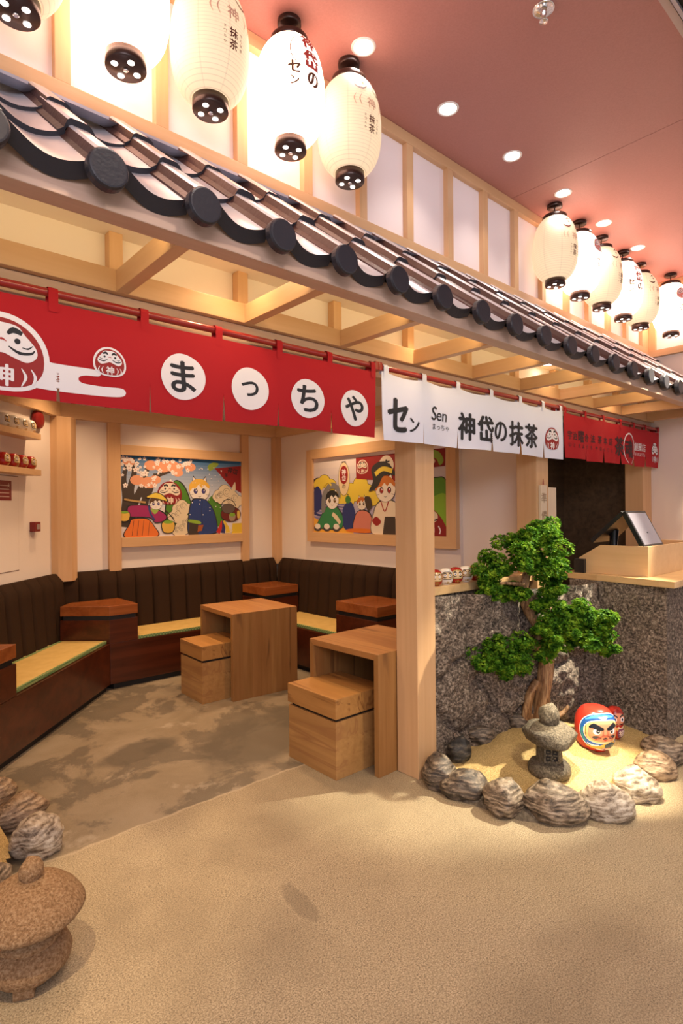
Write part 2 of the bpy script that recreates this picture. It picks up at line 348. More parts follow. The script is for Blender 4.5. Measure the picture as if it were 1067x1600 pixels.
# ------------------------------------------------------------ 2-D print canvas
_tc={}
def text_tris(body,bold=0.0):
    k=(body,bold)
    if k in _tc: return _tc[k]
    c=bpy.data.curves.new('glyph','FONT'); c.body=body; c.offset=bold; c.resolution_u=4
    o=bpy.data.objects.new('glyph',c); C.objects.link(o); bpy.context.view_layer.update()
    dg=bpy.context.evaluated_depsgraph_get(); ev=o.evaluated_get(dg); me=ev.to_mesh(); me.calc_loop_triangles()
    V=[v.co.copy() for v in me.vertices]; T=[tuple(t.vertices) for t in me.loop_triangles]
    ev.to_mesh_clear(); bpy.data.objects.remove(o); bpy.data.curves.remove(c)
    if not V: _tc[k]=([],[],1,1); return _tc[k]
    xs=[v.x for v in V]; ys=[v.y for v in V]; cx=(min(xs)+max(xs))/2; cy=(min(ys)+max(ys))/2
    r=([(v.x-cx,v.y-cy) for v in V],T,max(xs)-min(xs),max(ys)-min(ys)); _tc[k]=r; return r
class Canvas:
    def __init__(s,maxlen=None): s.t=[]; s.maxlen=maxlen; s.q=0
    def tri(s,a,b,c,col,L):
        if s.maxlen:
            ls=[(math.dist(a,b),a,b,c),(math.dist(b,c),b,c,a),(math.dist(c,a),c,a,b)]; l,p,q,r=max(ls,key=lambda t:t[0])
            if l>s.maxlen:
                m=((p[0]+q[0])/2,(p[1]+q[1])/2); s.tri(p,m,r,col,L); s.tri(m,q,r,col,L); return
        s.t.append((a,b,c,col,L,s.q))
    def poly(s,pts,col,L):
        s.q+=1
        for t in tessellate_polygon([[Vector((x,y,0)) for x,y in pts]]): s.tri(pts[t[0]],pts[t[1]],pts[t[2]],col,L)
    def ell(s,cx,cy,rx,ry,col,L,rot=0,n=28,a0=0,a1=360):
        P=[]
        for i in range(n if a1-a0>=360 else n+1):
            a=R(a0+(a1-a0)*i/n); x=rx*math.cos(a); y=ry*math.sin(a); P.append((cx+x*math.cos(rot)-y*math.sin(rot),cy+x*math.sin(rot)+y*math.cos(rot)))
        s.poly(P,col,L)
    def blob(s,pts,col,L,n=6,closed=True):
        s.poly(cr(pts,n,True),col,L)
    def stroke(s,pts,w,col,L,n=5,smooth=True):
        if smooth and len(pts)>2: 
            k=len(pts); pts2=cr(pts,n,False)
        else: pts2=pts; k=len(pts)
        K=len(pts2)
        def W(i):
            if not hasattr(w,'__len__'): return w
            f=i/(K-1)*(len(w)-1); j=min(int(f),len(w)-2); return w[j]+(w[j+1]-w[j])*(f-j)
        Lf=[];Rt=[]; s.q+=1
        for i,p in enumerate(pts2):
            a=pts2[max(i-1,0)]; b=pts2[min(i+1,K-1)]; dx,dy=b[0]-a[0],b[1]-a[1]; l=math.hypot(dx,dy) or 1
            h=W(i)/2; Lf.append((p[0]-dy/l*h,p[1]+dx/l*h)); Rt.append((p[0]+dy/l*h,p[1]-dx/l*h))
        for i in range(K-1):
            s.tri(Lf[i],Rt[i],Rt[i+1],col,L); s.tri(Lf[i],Rt[i+1],Lf[i+1],col,L)
    def arc(s,cx,cy,r,a0,a1,w,col,L,ry=None,n=20):
        ry=ry or r
        s.stroke([(cx+r*math.cos(R(a0+(a1-a0)*i/n)),cy+ry*math.sin(R(a0+(a1-a0)*i/n))) for i in range(n+1)],w,col,L,smooth=False)
    def text(s,body,cx,cy,h,col,L,bold=.02,wmul=1,rot=0,shear=0,fit=True):
        V,T,wd,ht=text_tris(body,0.0)
        if not V: return
        extra=bold*.9
        k=h/ht if fit else h
        P=[]
        for x,y in V:
            x2=(x+shear*y)*k*wmul; y2=y*k; P.append((cx+x2*math.cos(rot)-y2*math.sin(rot),cy+x2*math.sin(rot)+y2*math.cos(rot)))
        off=[(0,0)]
        if extra: e_=extra*h; off=[(-e_,0),(e_,0),(0,-e_*.6),(0,e_*.6)]
        for ox,oy in off:
            s.q+=1
            for t in T: s.tri(*[(P[q][0]+ox,P[q][1]+oy) for q in t],col,L)
    def build(s,name,fn,parent,eps=.0006,mat=None,clip=None,**k):
        mb=MB(); ks=sorted({(t[4],t[5]) for t in s.t}); rank={k_:i for i,k_ in enumerate(ks)}; dd=min(.00003,.006/max(1,len(ks)))
        for a,b,c,col,L,q in s.t:
            if clip and not (clip(a) and clip(b) and clip(c)): continue
            P=[Vector(fn(p[0],p[1],.0006+((eps*L+.00001*rank[L,q]) if s.maxlen else dd*rank[L,q]))) for p in (a,b,c)]
            mb.add(P,[(0,1,2)],0,False,col)
        return mb.build(name,mat or inkM,parent,**k)
def cr(P,n,closed):
    out=[];k=len(P)
    rng=range(k) if closed else range(k-1)
    for i in rng:
        g=(lambda j:P[j%k]) if closed else (lambda j:P[max(0,min(k-1,j))])
        p0,p1,p2,p3=g(i-1),g(i),g(i+1),g(i+2)
        for q in range(n):
            t=q/n
            out.append(tuple(.5*((2*p1[d])+(-p0[d]+p2[d])*t+(2*p0[d]-5*p1[d]+4*p2[d]-p3[d])*t*t+(-p0[d]+3*p1[d]-3*p2[d]+p3[d])*t**3) for d in (0,1)))
    if not closed: out.append(tuple(P[-1]))
    return out
WH=(.82,.79,.82); BK=(.012,.014,.022); RD=(.30,.012,.012)
def egg(cx,cy,s,k=1.0):
    P=[]
    for i in range(40):
        a=2*PI*i/40; x=math.cos(a); y=math.sin(a)
        if y<0: x=math.copysign(abs(x)**.75,x); y=-abs(y)**.85*.80
        else: x*=1+.0*y; y*=1.12
        P.append((cx+x*s*.5*k,cy+y*s*.46*k-s*.03))
    return P
def daruma2d(cv,cx,cy,s,L=1,outline=True,body=RD,face=WH,ink=BK,wm=1):
    f=lambda x,y:(cx+x*s*wm,cy+y*s)
    if outline: cv.poly([(cx+(x-cx)*wm,y) for x,y in egg(cx,cy,s,1.0)],face,L)
    if body: cv.poly([(cx+(x-cx)*wm,y) for x,y in egg(cx,cy,s,.88)],body,L+1)
    cv.blob([f(*p) for p in ((0,.37),(-.16,.35),(-.24,.26),(-.35,.13),(-.36,.02),(-.26,-.05),(-.12,-.01),(0,.03),(.12,-.01),(.26,-.05),(.36,.02),(.35,.13),(.24,.26),(.16,.35))],face,L+2)
    for q in (-1,1):
        cv.stroke([f(q*.06,.25),f(q*.12,.30),f(q*.21,.27)],[.03*s,.07*s,.045*s],ink,L+3)
        cv.ell(*f(q*.16,.18),.032*s*wm,.032*s,ink,L+3)
        cv.stroke([f(q*.07,.11),f(q*.18,.05),f(q*.30,.06),f(q*.34,.10)],[.012*s,.035*s,.03*s,.008*s],ink,L+3)
        cv.stroke([f(q*.21,.115),f(q*.27,.11),f(q*.32,.15)],[.008*s,.02*s,.006*s],ink,L+3)
        for dx in (.20,.30):
            cv.stroke([f(q*dx,-.12),f(q*(dx+.045),-.22),f(q*dx,-.33)],[.006*s,.035*s,.01*s],face,L+3)
    cv.stroke([f(-.05,.16),f(0,.185),f(.05,.16)],[.005*s,.025*s,.005*s],(.4,.02,.02),L+3)
    cv.text('神',*f(0,-.22),.24*s,face,L+3,.035,wm)

# ------------------------------------------------------------ SETTING
YF=2.106; ZC=3.575; XR=5.79
MB().box(-3.5,-3.5,-.05,8.2,6.2,0).build('floor',floorM,kind='structure')
c=MB(); c.box(-3.5,-3.5,ZC,3.428,YF+.05,ZC+.08); c.box(3.432,-3.5,ZC,XR+.02,YF+.05,ZC+.08); c.box(-3.5,-3.5,ZC+.06,XR,YF,ZC+.09)
c.build('ceiling',ceilM,kind='structure')
S('ceiling_room',plaster,(-1.6,YF+.17,2.78,XR,5.6,2.84))
# header beam and the wall over it
S('trim_1',fascia_m,(-1.6,YF,2.19,XR,YF+.16,2.292),.002)
S('wall_front',upperplaster,(-1.6,YF+.045,2.30,XR,YF+.16,ZC))
# right wall perpendicular, with its own high window
S('wall_right',plaster,(XR,-1.2,0,XR+.12,YF+.2,2.90))
S('wall_back',plaster,(.8,5.5,0,4.1,5.6,2.8))
S('wall_inner',plaster,(3.9,2.90,0,4.0,5.5,2.8))
S('wall_corner',plaster,(3.93,YF+.165,0,4.0,2.9,2.8))
# left oblique wall
an=R(47.5); dL=Vector((math.cos(an),math.sin(an),0)); nL=Vector((-dL.y,dL.x,0)); AL=Vector((1.34,5.30,0))
def LW(s,off,z): # point on left wall: s along, off towards the room
    return AL+dL*s-nL*off+Vector((0,0,z))
def lbox(mb,s0,s1,o0,o1,z0,z1,m=0):
    return mb.obox(LW(s0,o1,z0),dL*(s1-s0),nL*(o1-o0),(0,0,z1-z0),m)
lbox(MB(),-4.2,.3,-.1,0,0,2.8).build('wall_left',plaster,kind='structure')
# timber posts of the shop front
def post(x0,x1,label):
    o=MB().box(x0,YF,0,x1,YF+.158,2.19).build('timber_post',beechZ,None,loc=((x0+x1)/2,YF+.08,0),bevel=.004,label=label,category='post'); return o
post(2.430,2.588,'beech post standing beside the near table, white curtain in front of its top')
post(3.715,3.875,'beech post behind the bonsai with the hanging characters board')
post(5.585,XR,'beech post in the far corner next to the cream right wall')
# dark panel recess behind counter
dk=MB()
S('wall_recess',darkwall,(4.0,3.0,0,8.0,3.08,2.8))
for k in range(5):
    MB().box(4.02+k*.78,2.975,.0,4.02+(k+1)*.78-.004,3.0,2.2).build('panel',darkwall,bpy.data.objects['wall_recess'],bevel=.0015)
S('wall_recess_side',darkwall,(XR,YF+.2,0,XR+.1,3.0,2.8))

# clerestory window over the roof
zc0,zc1=2.928,ZC
win=MB().box(-1.0,YF-.0,zc0,XR,YF+.045,zc0+.055).build('window_1',beechX,kind='structure',bevel=.003)
MB().box(-1.0,YF,zc1-.062,XR,YF+.044,zc1-.001).build('window_top_rail',beechX,win,bevel=.003)
xs=[.615+.3585*k for k in range(-4,15)]
for x in xs:
    if x<XR-.06: MB().box(x-.026,YF+.001,zc0+.055,x+.026,YF+.043,zc1-.062).build('mullion',beechZ,win,bevel=.002)
for a,b2 in zip(xs[:-1],xs[1:]):
    MB().box(a+.026,YF+.034,zc0+.055,min(b2-.026,XR-.03),YF+.042,zc1-.062).build('pane',paneM,win)
MB().box(xs[-1]+.026 if xs[-1]+.026<XR-.05 else XR-.05,YF+.001,zc0+.055,XR,YF+.043,zc1-.062).build('mullion',beechZ,win,bevel=.002)
win2=MB().box(XR-.045,-1.2,2.90,XR,YF,2.96).build('window_2',beechY,kind='structure',bevel=.003)
MB().box(XR-.044,-1.2,zc1-.075,XR,YF,zc1-.001).build('window_top_rail',beechY,win2,bevel=.003)
for k in range(5):
    y=YF-.03-.72*k
    MB().box(XR-.043,y-.03,2.96,XR-.001,y+.03,zc1-.075).build('mullion',beechZ,win2,bevel=.002)
    MB().box(XR-.012,y-.69,2.96,XR-.002,y-.03,zc1-.075).build('pane',paneM,win2)
MB().box(XR,-1.2,2.9,XR+.1,YF+.1,ZC).build('wall_right_upper',plaster,kind='structure')

# ------------------------------------------------------------ tiled eave
zl=2.292
ev=thing('tiled_eave','timber eave covered in glossy dark grey roof tiles above the curtains','canopy',(0,YF,zl))
MB().box(-1.6,1.528,zl,XR,1.60,2.372).build('fascia',fascia_m,ev,bevel=.003)
MB().box(-1.6,YF-.03,zl+.001,XR-.001,YF+.044,2.374).build('ledger',beechX,ev,bevel=.003)
MB().box(-1.6,1.82,2.52,XR,YF+.045,2.532).build('soffit',upperplaster,ev)
k=0
for i in range(-4,10):
    x=.80+.537*i
    if x>XR-.06: break
    MB().box(x-.023,1.60,zl+.002,x+.023,YF-.03,zl+.078).build('rafter',beechY,ev,bevel=.002)
    MB().box(x-.035,YF+.0,2.374,x+.015,YF+.044,2.52).build('stud',beechZ,ev,bevel=.002)
# tile profile: local x across (hump centred at 0, pan to next hump), height h
def roof_z(y): return 2.338+.83*(y-1.475)
sl=Vector((0,1,.83)).normalized(); nrm=Vector((0,-.83,1)).normalized()
PW=.268; HW=.040
prof=[(-HW-.010,.0),(-HW+.004,.012),(-HW+.010,.034),(-HW+.018,.040),(HW-.020,.040),(HW-.006,.034),(HW+.008,.020)]
for i in range(1,9):
    a=i/9; prof.append((HW+.010+(PW-2*HW-.014)*a, .020*(1-a)**2 -.024*math.sin(PI*a)))
prof.append((PW-HW+.004,.004))
TH=.022
def tile_mesh(eave):
    mb=MB(); Ls=.345 if not eave else .285
    k=len(prof)
    up=[Vector((x,0,0))+nrm*(h+TH) for x,h in prof]; dn=[Vector((x,0,0))+nrm*h for x,h in prof]
    if eave:
        dn=[Vector((x,0,0))+nrm*(h-.022) if x>HW else d for (x,h),d in zip(prof,dn)]
    A=up+[p+sl*Ls-nrm*.012 for p in up]
    # top faces: humps' left side brown
    for i in range(6):
        mi=2 if i<2 else 0
        mb.add([A[i],A[i+1],A[k+i+1],A[k+i]],[(0,1,2,3)],mi,False)
    mb.add(A,[(i,i+1,k+i+1,k+i) for i in range(6,k-1)],0,True)
    for i in range(k-1):
        mb.add([dn[i],dn[i+1],A[i+1],A[i]],[(0,1,2,3)],1,False)
    mb.add([dn[0],A[0],A[k],dn[0]+sl*Ls],[(0,1,2,3)],2)
    mb.add([dn[-1],dn[-1]+sl*Ls,A[-1],A[k-1]],[(0,1,2,3)],1)
    return mb
def disc_mesh():
    mb=MB(); n=28; r=.051; ax=Vector((0,-1,0)); 
    P=[(r,.018),(r,-.004),(r*.93,-.010),(r*.85,-.011)]
    rings=[]
    for rr,d in P:
        rings.append([Vector((rr*math.cos(2*PI*i/n),d,rr*math.sin(2*PI*i/n))) for i in range(n)])
    for a,b2 in zip(rings[:-1],rings[1:]):
        for i in range(n): mb.add([a[i],b2[i],b2[(i+1)%n],a[(i+1)%n]],[(0,3,2,1)],0,True)
    mb.add(rings[-1],[tuple(range(n))],0); mb.add(rings[0][::-1],[tuple(range(n))],0)
    return mb
first={}
for i in range(-3,20):
    x=.534+.2668*i
    if x>XR-.26: break
    for cidx,(yy) in enumerate((1.500,1.715,1.925)):
        z=roof_z(yy)+[0,.006,.008][cidx]
        key='e' if cidx==0 else 'c'
        if key not in first:
            o=tile_mesh(cidx==0).build('roof_tile',[tileM,tilefront,tileside],ev,world=False); first[key]=o
        else:
            o=first[key].copy(); C.objects.link(o)
        j=random.Random(i*7+cidx); o.location=(x-0+j.uniform(-.003,.003),yy-YF+j.uniform(-.003,.003),z-zl)
    if 'd' not in first: o=disc_mesh().build('end_cap',tilefront,ev,world=False); first['d']=o
    else: o=first['d'].copy(); C.objects.link(o)
    o.location=(x-.006,1.456-YF,2.357-zl)
# boarding under the tiles, flashing against the wall
MB().add([(-1.6,1.56,2.357),(XR,1.56,2.357),(XR,2.104,2.807),(-1.6,2.104,2.807),(-1.6,1.575,2.347),(XR,1.575,2.347),(XR,2.104,2.79),(-1.6,2.104,2.79)],
   [(0,1,2,3),(4,7,6,5),(0,4,5,1),(3,2,6,7),(0,3,7,4),(1,5,6,2)]).build('roof_boarding',tilefront,ev)
MB().add([(-1.6,2.02,2.862),(XR,2.02,2.862),(XR,2.104,2.885),(-1.6,2.104,2.885),(XR,2.104,2.93),(-1.6,2.104,2.93)],[(0,1,2,3),(3,2,4,5)]).build('flashing',flashM,ev)

# ------------------------------------------------------------ lanterns
LZ=3.022
lprof=[(.071,.038),(.088,.050),(.108,.070),(.126,.098),(.139,.135),(.146,.18),(.148,.23),(.146,.285),(.139,.335),(.127,.380),(.110,.415),(.093,.437),(.080,.450)]
def lrad(z):
    for (r1,z1),(r2,z2) in zip(lprof[:-1],lprof[1:]):
        if z1<=z<=z2: return r1+(r2-r1)*(z-z1)/(z2-z1)
    return .07
def smooth_prof():
    out=[]; pts=cr([(z,r) for r,z in lprof],6,False)
    for z,r in pts: out.append((r,z))
    return out
sp_=smooth_prof()
def lprint(style,cv):
    dr=(.10,.012,.008); pr=(.50,.06,.05)
    if style=='name':      # large two red characters and one black, thin ring, small column
        cv.arc(-.01,.335,.068,75,260,[.001,.004,.003],(.06,.03,.02),1,ry=.078)
        cv.text('神',.012,.388,.070,pr,2,.07,1.0); cv.text('岱',.016,.305,.078,pr,2,.07,.9); cv.text('の',.02,.225,.056,(.12,.05,.03),2,.07,.8)
        cv.text('セ',-.062,.255,.046,(.16,.07,.03),2,.06); cv.text('ン',-.060,.200,.032,(.16,.07,.03),2,.06)
        for i,ch in enumerate('まっちゃ'): cv.text(ch,.075,.31-.03*i,.012,(.2,.05,.04),2,.0)
    elif style=='tea':
        daruma2d(cv,0,.335,.13,1,False,(.80,.30,.26),(.85,.83,.82),(.30,.05,.04))
        cv.text('抹',-.02,.235,.036,(.22,.05,.03),2,.03); cv.text('茶',-.02,.192,.036,(.22,.05,.03),2,.03)
        for i,ch in enumerate('せん'): cv.text(ch,.03,.24-.03*i,.018,(.22,.05,.03),2,.0)
    else:                   # cream lantern: faint doll face, dark characters below
        for q in (-1,1):
            cv.stroke([(q*.015,.405),(q*.035,.412),(q*.055,.402)],[.003,.010,.004],dr,1)
            cv.ell(q*.036,.385,.007,.007,dr,1)
            cv.stroke([(q*.018,.362),(q*.045,.345),(q*.075,.350),(q*.084,.362)],[.002,.011,.008,.002],dr,1)
            for d in (.052,.078): cv.stroke([(q*d,.315),(q*(d+.010),.290),(q*d,.262)],[.001,.006,.001],(.66,.40,.28),1)
        cv.text('神',0,.288,.05,(.66,.40,.28),1,.02)
        cv.text('抹',.0,.215,.034,dr,2,.03); cv.text('茶',.0,.175,.034,dr,2,.03)
        for i,ch in enumerate('まっちゃ'): cv.text(ch,-.036,.225-.018*i,.010,dr,2,.0)
        for i,ch in enumerate('せん抹茶'): cv.text(ch,.034,.225-.018*i,.012,dr,2,.0)
def lantern(x,y,style,label,face,z0=LZ):
    white=style in('name','tea')
    t=thing('paper_lantern',label,'lantern',(x,y,z0),0,'lanterns hanging from the pink ceiling',local=True)
    MB().lathe(sp_,40,cap=False).build('shade',whiteL if white else creamL,t)
    MB().lathe([(.0,.0),(.066,.0),(.068,.003),(.068,.040),(.060,.041)],36,cap=False).build('bottom_cap',darkcap,t)
    h0=MB().lathe([(.0115,-.0015),(.0115,.004)],16).build('cap_hole',hole,t,label='glowing round hole')
    for a in range(4):
        h_=h0 if a==0 else h0.copy()
        if a: C.objects.link(h_)
        h_.location=(.040*math.cos(face+.5+a*PI/2),.040*math.sin(face+.5+a*PI/2),0)
    MB().lathe([(.006,-.008),(.009,-.006),(.009,-.002),(.006,.0)],10).build('hook',metal,t)
    MB().lathe([(.0,.476),(.076,.476),(.080,.472),(.080,.446),(.072,.444)],36,cap=False).build('top_cap',darkcap,t)
    hz=ZC-z0
    MB().lathe([(.004,.474),(.004,hz-.018)],8).build('stem',darkcap,t)
    MB().lathe([(.0,hz-.022),(.046,hz-.022),(.050,hz-.019),(.050,hz),(0,hz)],28,cap=False).build('ceiling_rose',darkcap,t)
    cv=Canvas(.012); lprint(style,cv)
    def mp(u,v,e):
        r=lrad(v)+e+.001; a=face+u/.148
        return (r*math.cos(a),r*math.sin(a),v)
    cv.build('print',mp,t,eps=.0008)
    return t
Fy=-PI/2
lantern(.44,1.962,'cream','first lantern from the left, cream ribbed, only its brown base in view',Fy)
lantern(.776,1.962,'tea','second lantern from the left, bright white, its top cut off by the photo edge',Fy-.45)
lantern(1.10,1.962,'cream','third lantern from the left, cream ribbed with dark red tea characters',Fy+.1)
lantern(1.478,1.962,'name','fourth lantern from the left, bright white with ring and red name characters',Fy-.1)
lantern(1.82,1.962,'cream','fifth lantern from the left, cream ribbed, alone before the pink panes',Fy)
lantern(3.728,1.962,'cream','cream ribbed lantern at the left end of the far cluster',Fy-.1)
lantern(4.085,1.962,'tea','white lantern second from the left in the far cluster',Fy)
lantern(4.443,1.962,'cream','cream ribbed lantern third from the left in the far cluster',Fy)
lantern(4.83,1.962,'name','white lantern with red name characters in the middle of the far cluster',Fy-.35)
lantern(5.18,1.962,'cream','cream lantern fifth in the far cluster, half behind the white one',Fy-.1)
lantern(5.62,1.87,'tea','white lantern at the far right before the end window, red doll print',Fy-.55)

# ------------------------------------------------------------ ceiling fittings
def downlight(x,y,z,label,r=.042,power=14,col=NEUT,group=None,ang=100):
    t=thing('ceiling_downlight',label,'downlight',(x,y,z),0,group,local=True)
    MB().lathe([(r,.0),(r+.004,-.004),(r+.012,-.004),(r+.014,.0)],32,cap=False).build('trim_ring',whitetrim,t)
    MB().lathe([(0,-.0015),(r,-.0015),(r,-.0005)],28,cap=False).build('lens',bulb,t)
    if power:
        l=lamp('SPOT','downlight_lamp',(x,y,z-.02),power,col,(x,y,0),.04,ang,.8)
    return t
names=['downlight beside the fourth and fifth lanterns','second downlight from the left on the ceiling','third downlight from the left, near the ceiling seam','downlight just above the far lantern cluster','fifth downlight of the row, over the third far lantern','sixth downlight of the row, small, near the far corner']
for i in range(6): downlight(1.807+.607*i,1.85,ZC,'small round '+names[i],power=9,group='ceiling downlights in a row')
downlight(3.80,2.06,2.519,'small oval downlight under the eave between two rafters',.035,5,WARM)
for x in (1.2,2.4,4.8): lamp('SPOT','eave_lamp',(x,1.95,2.50),5,WARM,(x,1.8,0),.03,150,1)
s=thing('sprinkler_head','chrome sprinkler head on the dusky pink ceiling','sprinkler',(2.234,1.217,ZC),local=True)
MB().lathe([(.0,-.003),(.036,-.003),(.042,-.008),(.045,-.004),(.045,0)],28,cap=False).build('cover_ring',metal,s)
MB().lathe([(.014,-.004),(.014,-.022),(.008,-.028),(.006,-.05),(.018,-.052),(.018,-.055),(.0,-.056)],20,cap=False).build('nozzle',metal,s)
MB().tube([(.012,0,-.02),(.014,0,-.035),(.006,0,-.052)],.002,6).tube([(-.012,0,-.02),(-.014,0,-.035),(-.006,0,-.052)],.002,6).build('yoke',metal,s)
v_=thing('air_vent','slatted ceiling air vent at the top right corner','vent',(3.1,.65,ZC),local=True)
mb=MB(); X0,X1,Y0,Y1=-.85,.9,-.26,.235
for b_ in ((X0,Y0,-.006,X1,Y0+.03,0),(X0,Y1-.03,-.006,X1,Y1,0),(X0,Y0+.03,-.006,X0+.03,Y1-.03,0),(X1-.03,Y0+.03,-.006,X1,Y1-.03,0)): mb.box(*b_)
mb.build('frame',ventM,v_,bevel=.001)
MB().box(X0+.03,Y0+.03,-.002,X1-.03,Y1-.03,-.0005).build('duct',ventdark,v_)
for k in range(11):
    y=Y0+.052+k*.039; MB().obox((X0+.03,y,-.0045),(X1-X0-.06,0,0),(0,.014,0),(0,.002,-.012)).build('slat',slatM,v_)
for k in range(8): MB().box(X0+.1+k*.2,Y0+.03,-.012,X0+.108+k*.2,Y1-.03,-.005).build('cross_bar',slatM,v_)

# ------------------------------------------------------------ curtains (noren)
RY=2.046; RZ=2.224
def rod(x0,x1,label):
    t=thing('curtain_rod',label,'curtain rod',((x0+x1)/2,RY,RZ))
    MB().tube([(x0,RY,RZ),(x1,RY,RZ)],.014,14).build('pole',redrod,t)
    for x in (x0+.012,x1-.012):
        MB().box(x-.012,RY-.016,RZ-.02,x+.012,YF-.0005,RZ+.022).build('bracket',redrod,t,bevel=.003)
    return t
rod(-.35,2.07,'red lacquered rod carrying the long red curtain at left')
rod(2.072,3.945,'red lacquered rod carrying the white curtain in the middle')
rod(3.947,XR-.002,'red lacquered rod carrying the red curtain at far right')
def noren(name,label,bounds,mat,ztop,zbot,seed,cv,amp=.006,gap=.006,tabs=None,sag=0.0,tabw=.03,slit=1.97,join=False):
    x0,x1=bounds[0],bounds[-1]
    t=thing(name,label,'curtain',((x0+x1)/2,RY,ztop))
    rnd=random.Random(seed); ph=[rnd.uniform(0,6) for _ in range(8)]
    tb=tabs or bounds
    def wav(x,z):
        d=(ztop-z)/(ztop-zbot); a=amp*(0.3+d)
        return RY-.0165+a*(math.sin(x*13+ph[0])*.6+math.sin(x*23+ph[1]+d)*.35)-.004*d*math.sin(7*x+ph[2])
    def topz(x):
        # cloth sags between tabs
        for a,b2 in zip(tb[:-1],tb[1:]):
            if a<=x<=b2: return ztop-sag*math.sin(PI*(x-a)/(b2-a))
        return ztop
    def botz(i): 
        r=random.Random(seed*31+i); return zbot+r.uniform(-.006,.006)
    for i,(a,b2) in enumerate(zip(bounds[:-1],bounds[1:])):
        zb=botz(i); n=14; r=random.Random(seed*13+i); g0=gap*r.uniform(.5,1.6); g1=gap*r.uniform(.5,1.6); dz=r.uniform(-.006,.006)
        def fn(u,v,off=0,a=a,b2=b2,zb=zb,g0=g0,g1=g1,dz=dz):
            x=a+(b2-a)*u; zt=topz(x); z=zt+(zb+dz*(u-.5)-zt)*v
            op=max(0,(slit-z)/(slit-zb)) if z<slit else 0
            xx=x+g0*op*(1-u)-g1*op*u
            return (xx,wav(x,z)+off+(.002*op*math.sin(u*5+i)),z)
        mb=MB(); mb.grid(lambda u,v:fn(u,v),n,12); mb.grid(lambda u,v:fn(u,v,.0018),n,12)
        for e in range(12):
            for uu in (0,1):
                P=[fn(uu,e/12),fn(uu,(e+1)/12),fn(uu,(e+1)/12,.0018),fn(uu,e/12,.0018)]; mb.add(P,[(0,1,2,3)])
        for e in range(n):
            for vv in (0,1):
                P=[fn(e/n,vv),fn((e+1)/n,vv),fn((e+1)/n,vv,.0018),fn(e/n,vv,.0018)]; mb.add(P,[(0,1,2,3)])
        mb.build('panel',mat,t)
    for x in tb:
        x=min(max(x,x0+tabw*.55),x1-tabw*.55)
        P=[]
        for q in range(11):
            a=R(-100+q*30); P.append((RY+.0185*math.sin(a)*-1,RZ+.0185*math.cos(a)))
        mb=MB(); path=[(RY-.0168,ztop-.03)]+[(RY-.0175*math.cos(R(-20+q*25)),RZ+.0175*math.sin(R(-20+q*25))) for q in range(9)]+[(RY+.016,ztop-.005)]
        for hw in (1,):
            pts=[]
            for (py,pz) in path: pts.append((x-tabw/2,py-.002,pz)); pts.append((x+tabw/2,py-.002,pz))
            K=len(path); mb.add(pts,[(2*q,2*q+1,2*q+3,2*q+2) for q in range(K-1)],0,True)
            mb.add([(p[0],p[1]+(.0015),p[2]) for p in pts],[(2*q,2*q+2,2*q+3,2*q+1) for q in range(K-1)],0,True)
        mb.build('loop',mat,t)
    cut=list(bounds[1:-1])
    def clip(p):
        if p[1]<slit:
            for cx in cut:
                op=(slit-p[1])/(slit-zbot)
                if abs(p[0]-cx)<gap*op*.5: return False
        return True
    cv.build('print',lambda u,v,e:(u,wav(u,v)-e-.001,v),t,eps=.0005,clip=clip)
    return t
# red curtain 1
cv=Canvas(.0055)
cv.poly(cr([(.455,1.91),(.47,1.98),(.513,1.997),(.551,1.991),(.611,1.989),(.67,1.989),(.70,1.985),(.70,1.970),(.685,1.966),(.655,1.965),(.634,1.958),(.630,1.947),(.640,1.938),(.665,1.935),(.715,1.934),(.765,1.936),(.783,1.931),(.787,1.918),(.775,1.907),(.74,1.902),(.672,1.900),(.566,1.900),(.504,1.904)],3,True),WH,0)
daruma2d(cv,.405,1.993,.275,1,wm=1.0)
daruma2d(cv,.733,2.018,.115,3,wm=.98)
for ch,x,z in (('ま',1.012,2.013),('っ',1.31,2.007),('ち',1.611,2.003),('や',1.90,1.992)):
    n=30; cv.blob([(x+.089*math.cos(2*PI*i/n)*(1+.02*math.sin(4*PI*i/n+x)),z+.087*math.sin(2*PI*i/n)*(1+.02*math.cos(6*PI*i/n))) for i in range(n)],WH,1,2)
    cv.text(ch,x-.002,z,.115 if ch!='っ' else .06,BK,2,.04,1.0,shear=-.06)
noren('red_curtain','long red curtain at left with white discs, black kana and doll crest',[-.33,-.03,.27,.566,.878,1.184,1.453,1.745,2.045],redcloth,2.188,1.866,3,cv,gap=.006,tabs=[-.33,-.03,.27,.555,.862,1.165,1.46,1.745,2.03])
# white curtain
cv=Canvas(.009)
cv.text('セ',2.205,1.99,.165,BK,1,.06,.85,shear=.05); cv.text('ン',2.335,1.95,.075,BK,1,.04,.9)
cv.text('S',2.495,2.03,.075,BK,1,.03,1,shear=.15); cv.text('en',2.565,2.015,.045,BK,1,.025,1.1,shear=.1)
cv.text('まっちゃ',2.555,1.957,.032,BK,1,.01,1.15)
for ch,x in zip('神岱の抹茶',(2.80,2.985,3.15,3.33,3.515)): cv.text(ch,x,1.985,.155 if ch!='の' else .12,BK,1,.05,1.0)
daruma2d(cv,3.79,1.982,.20,1,False,wm=.98)
noren('white_curtain','white curtain in the middle with black brush characters and red doll',[2.088,2.405,2.717,3.051,3.387,3.69,3.942],whitecloth,2.200,1.855,5,cv,gap=.009,tabs=[2.12,2.42,2.72,3.055,3.385,3.675,3.92],sag=.014,tabw=.034)
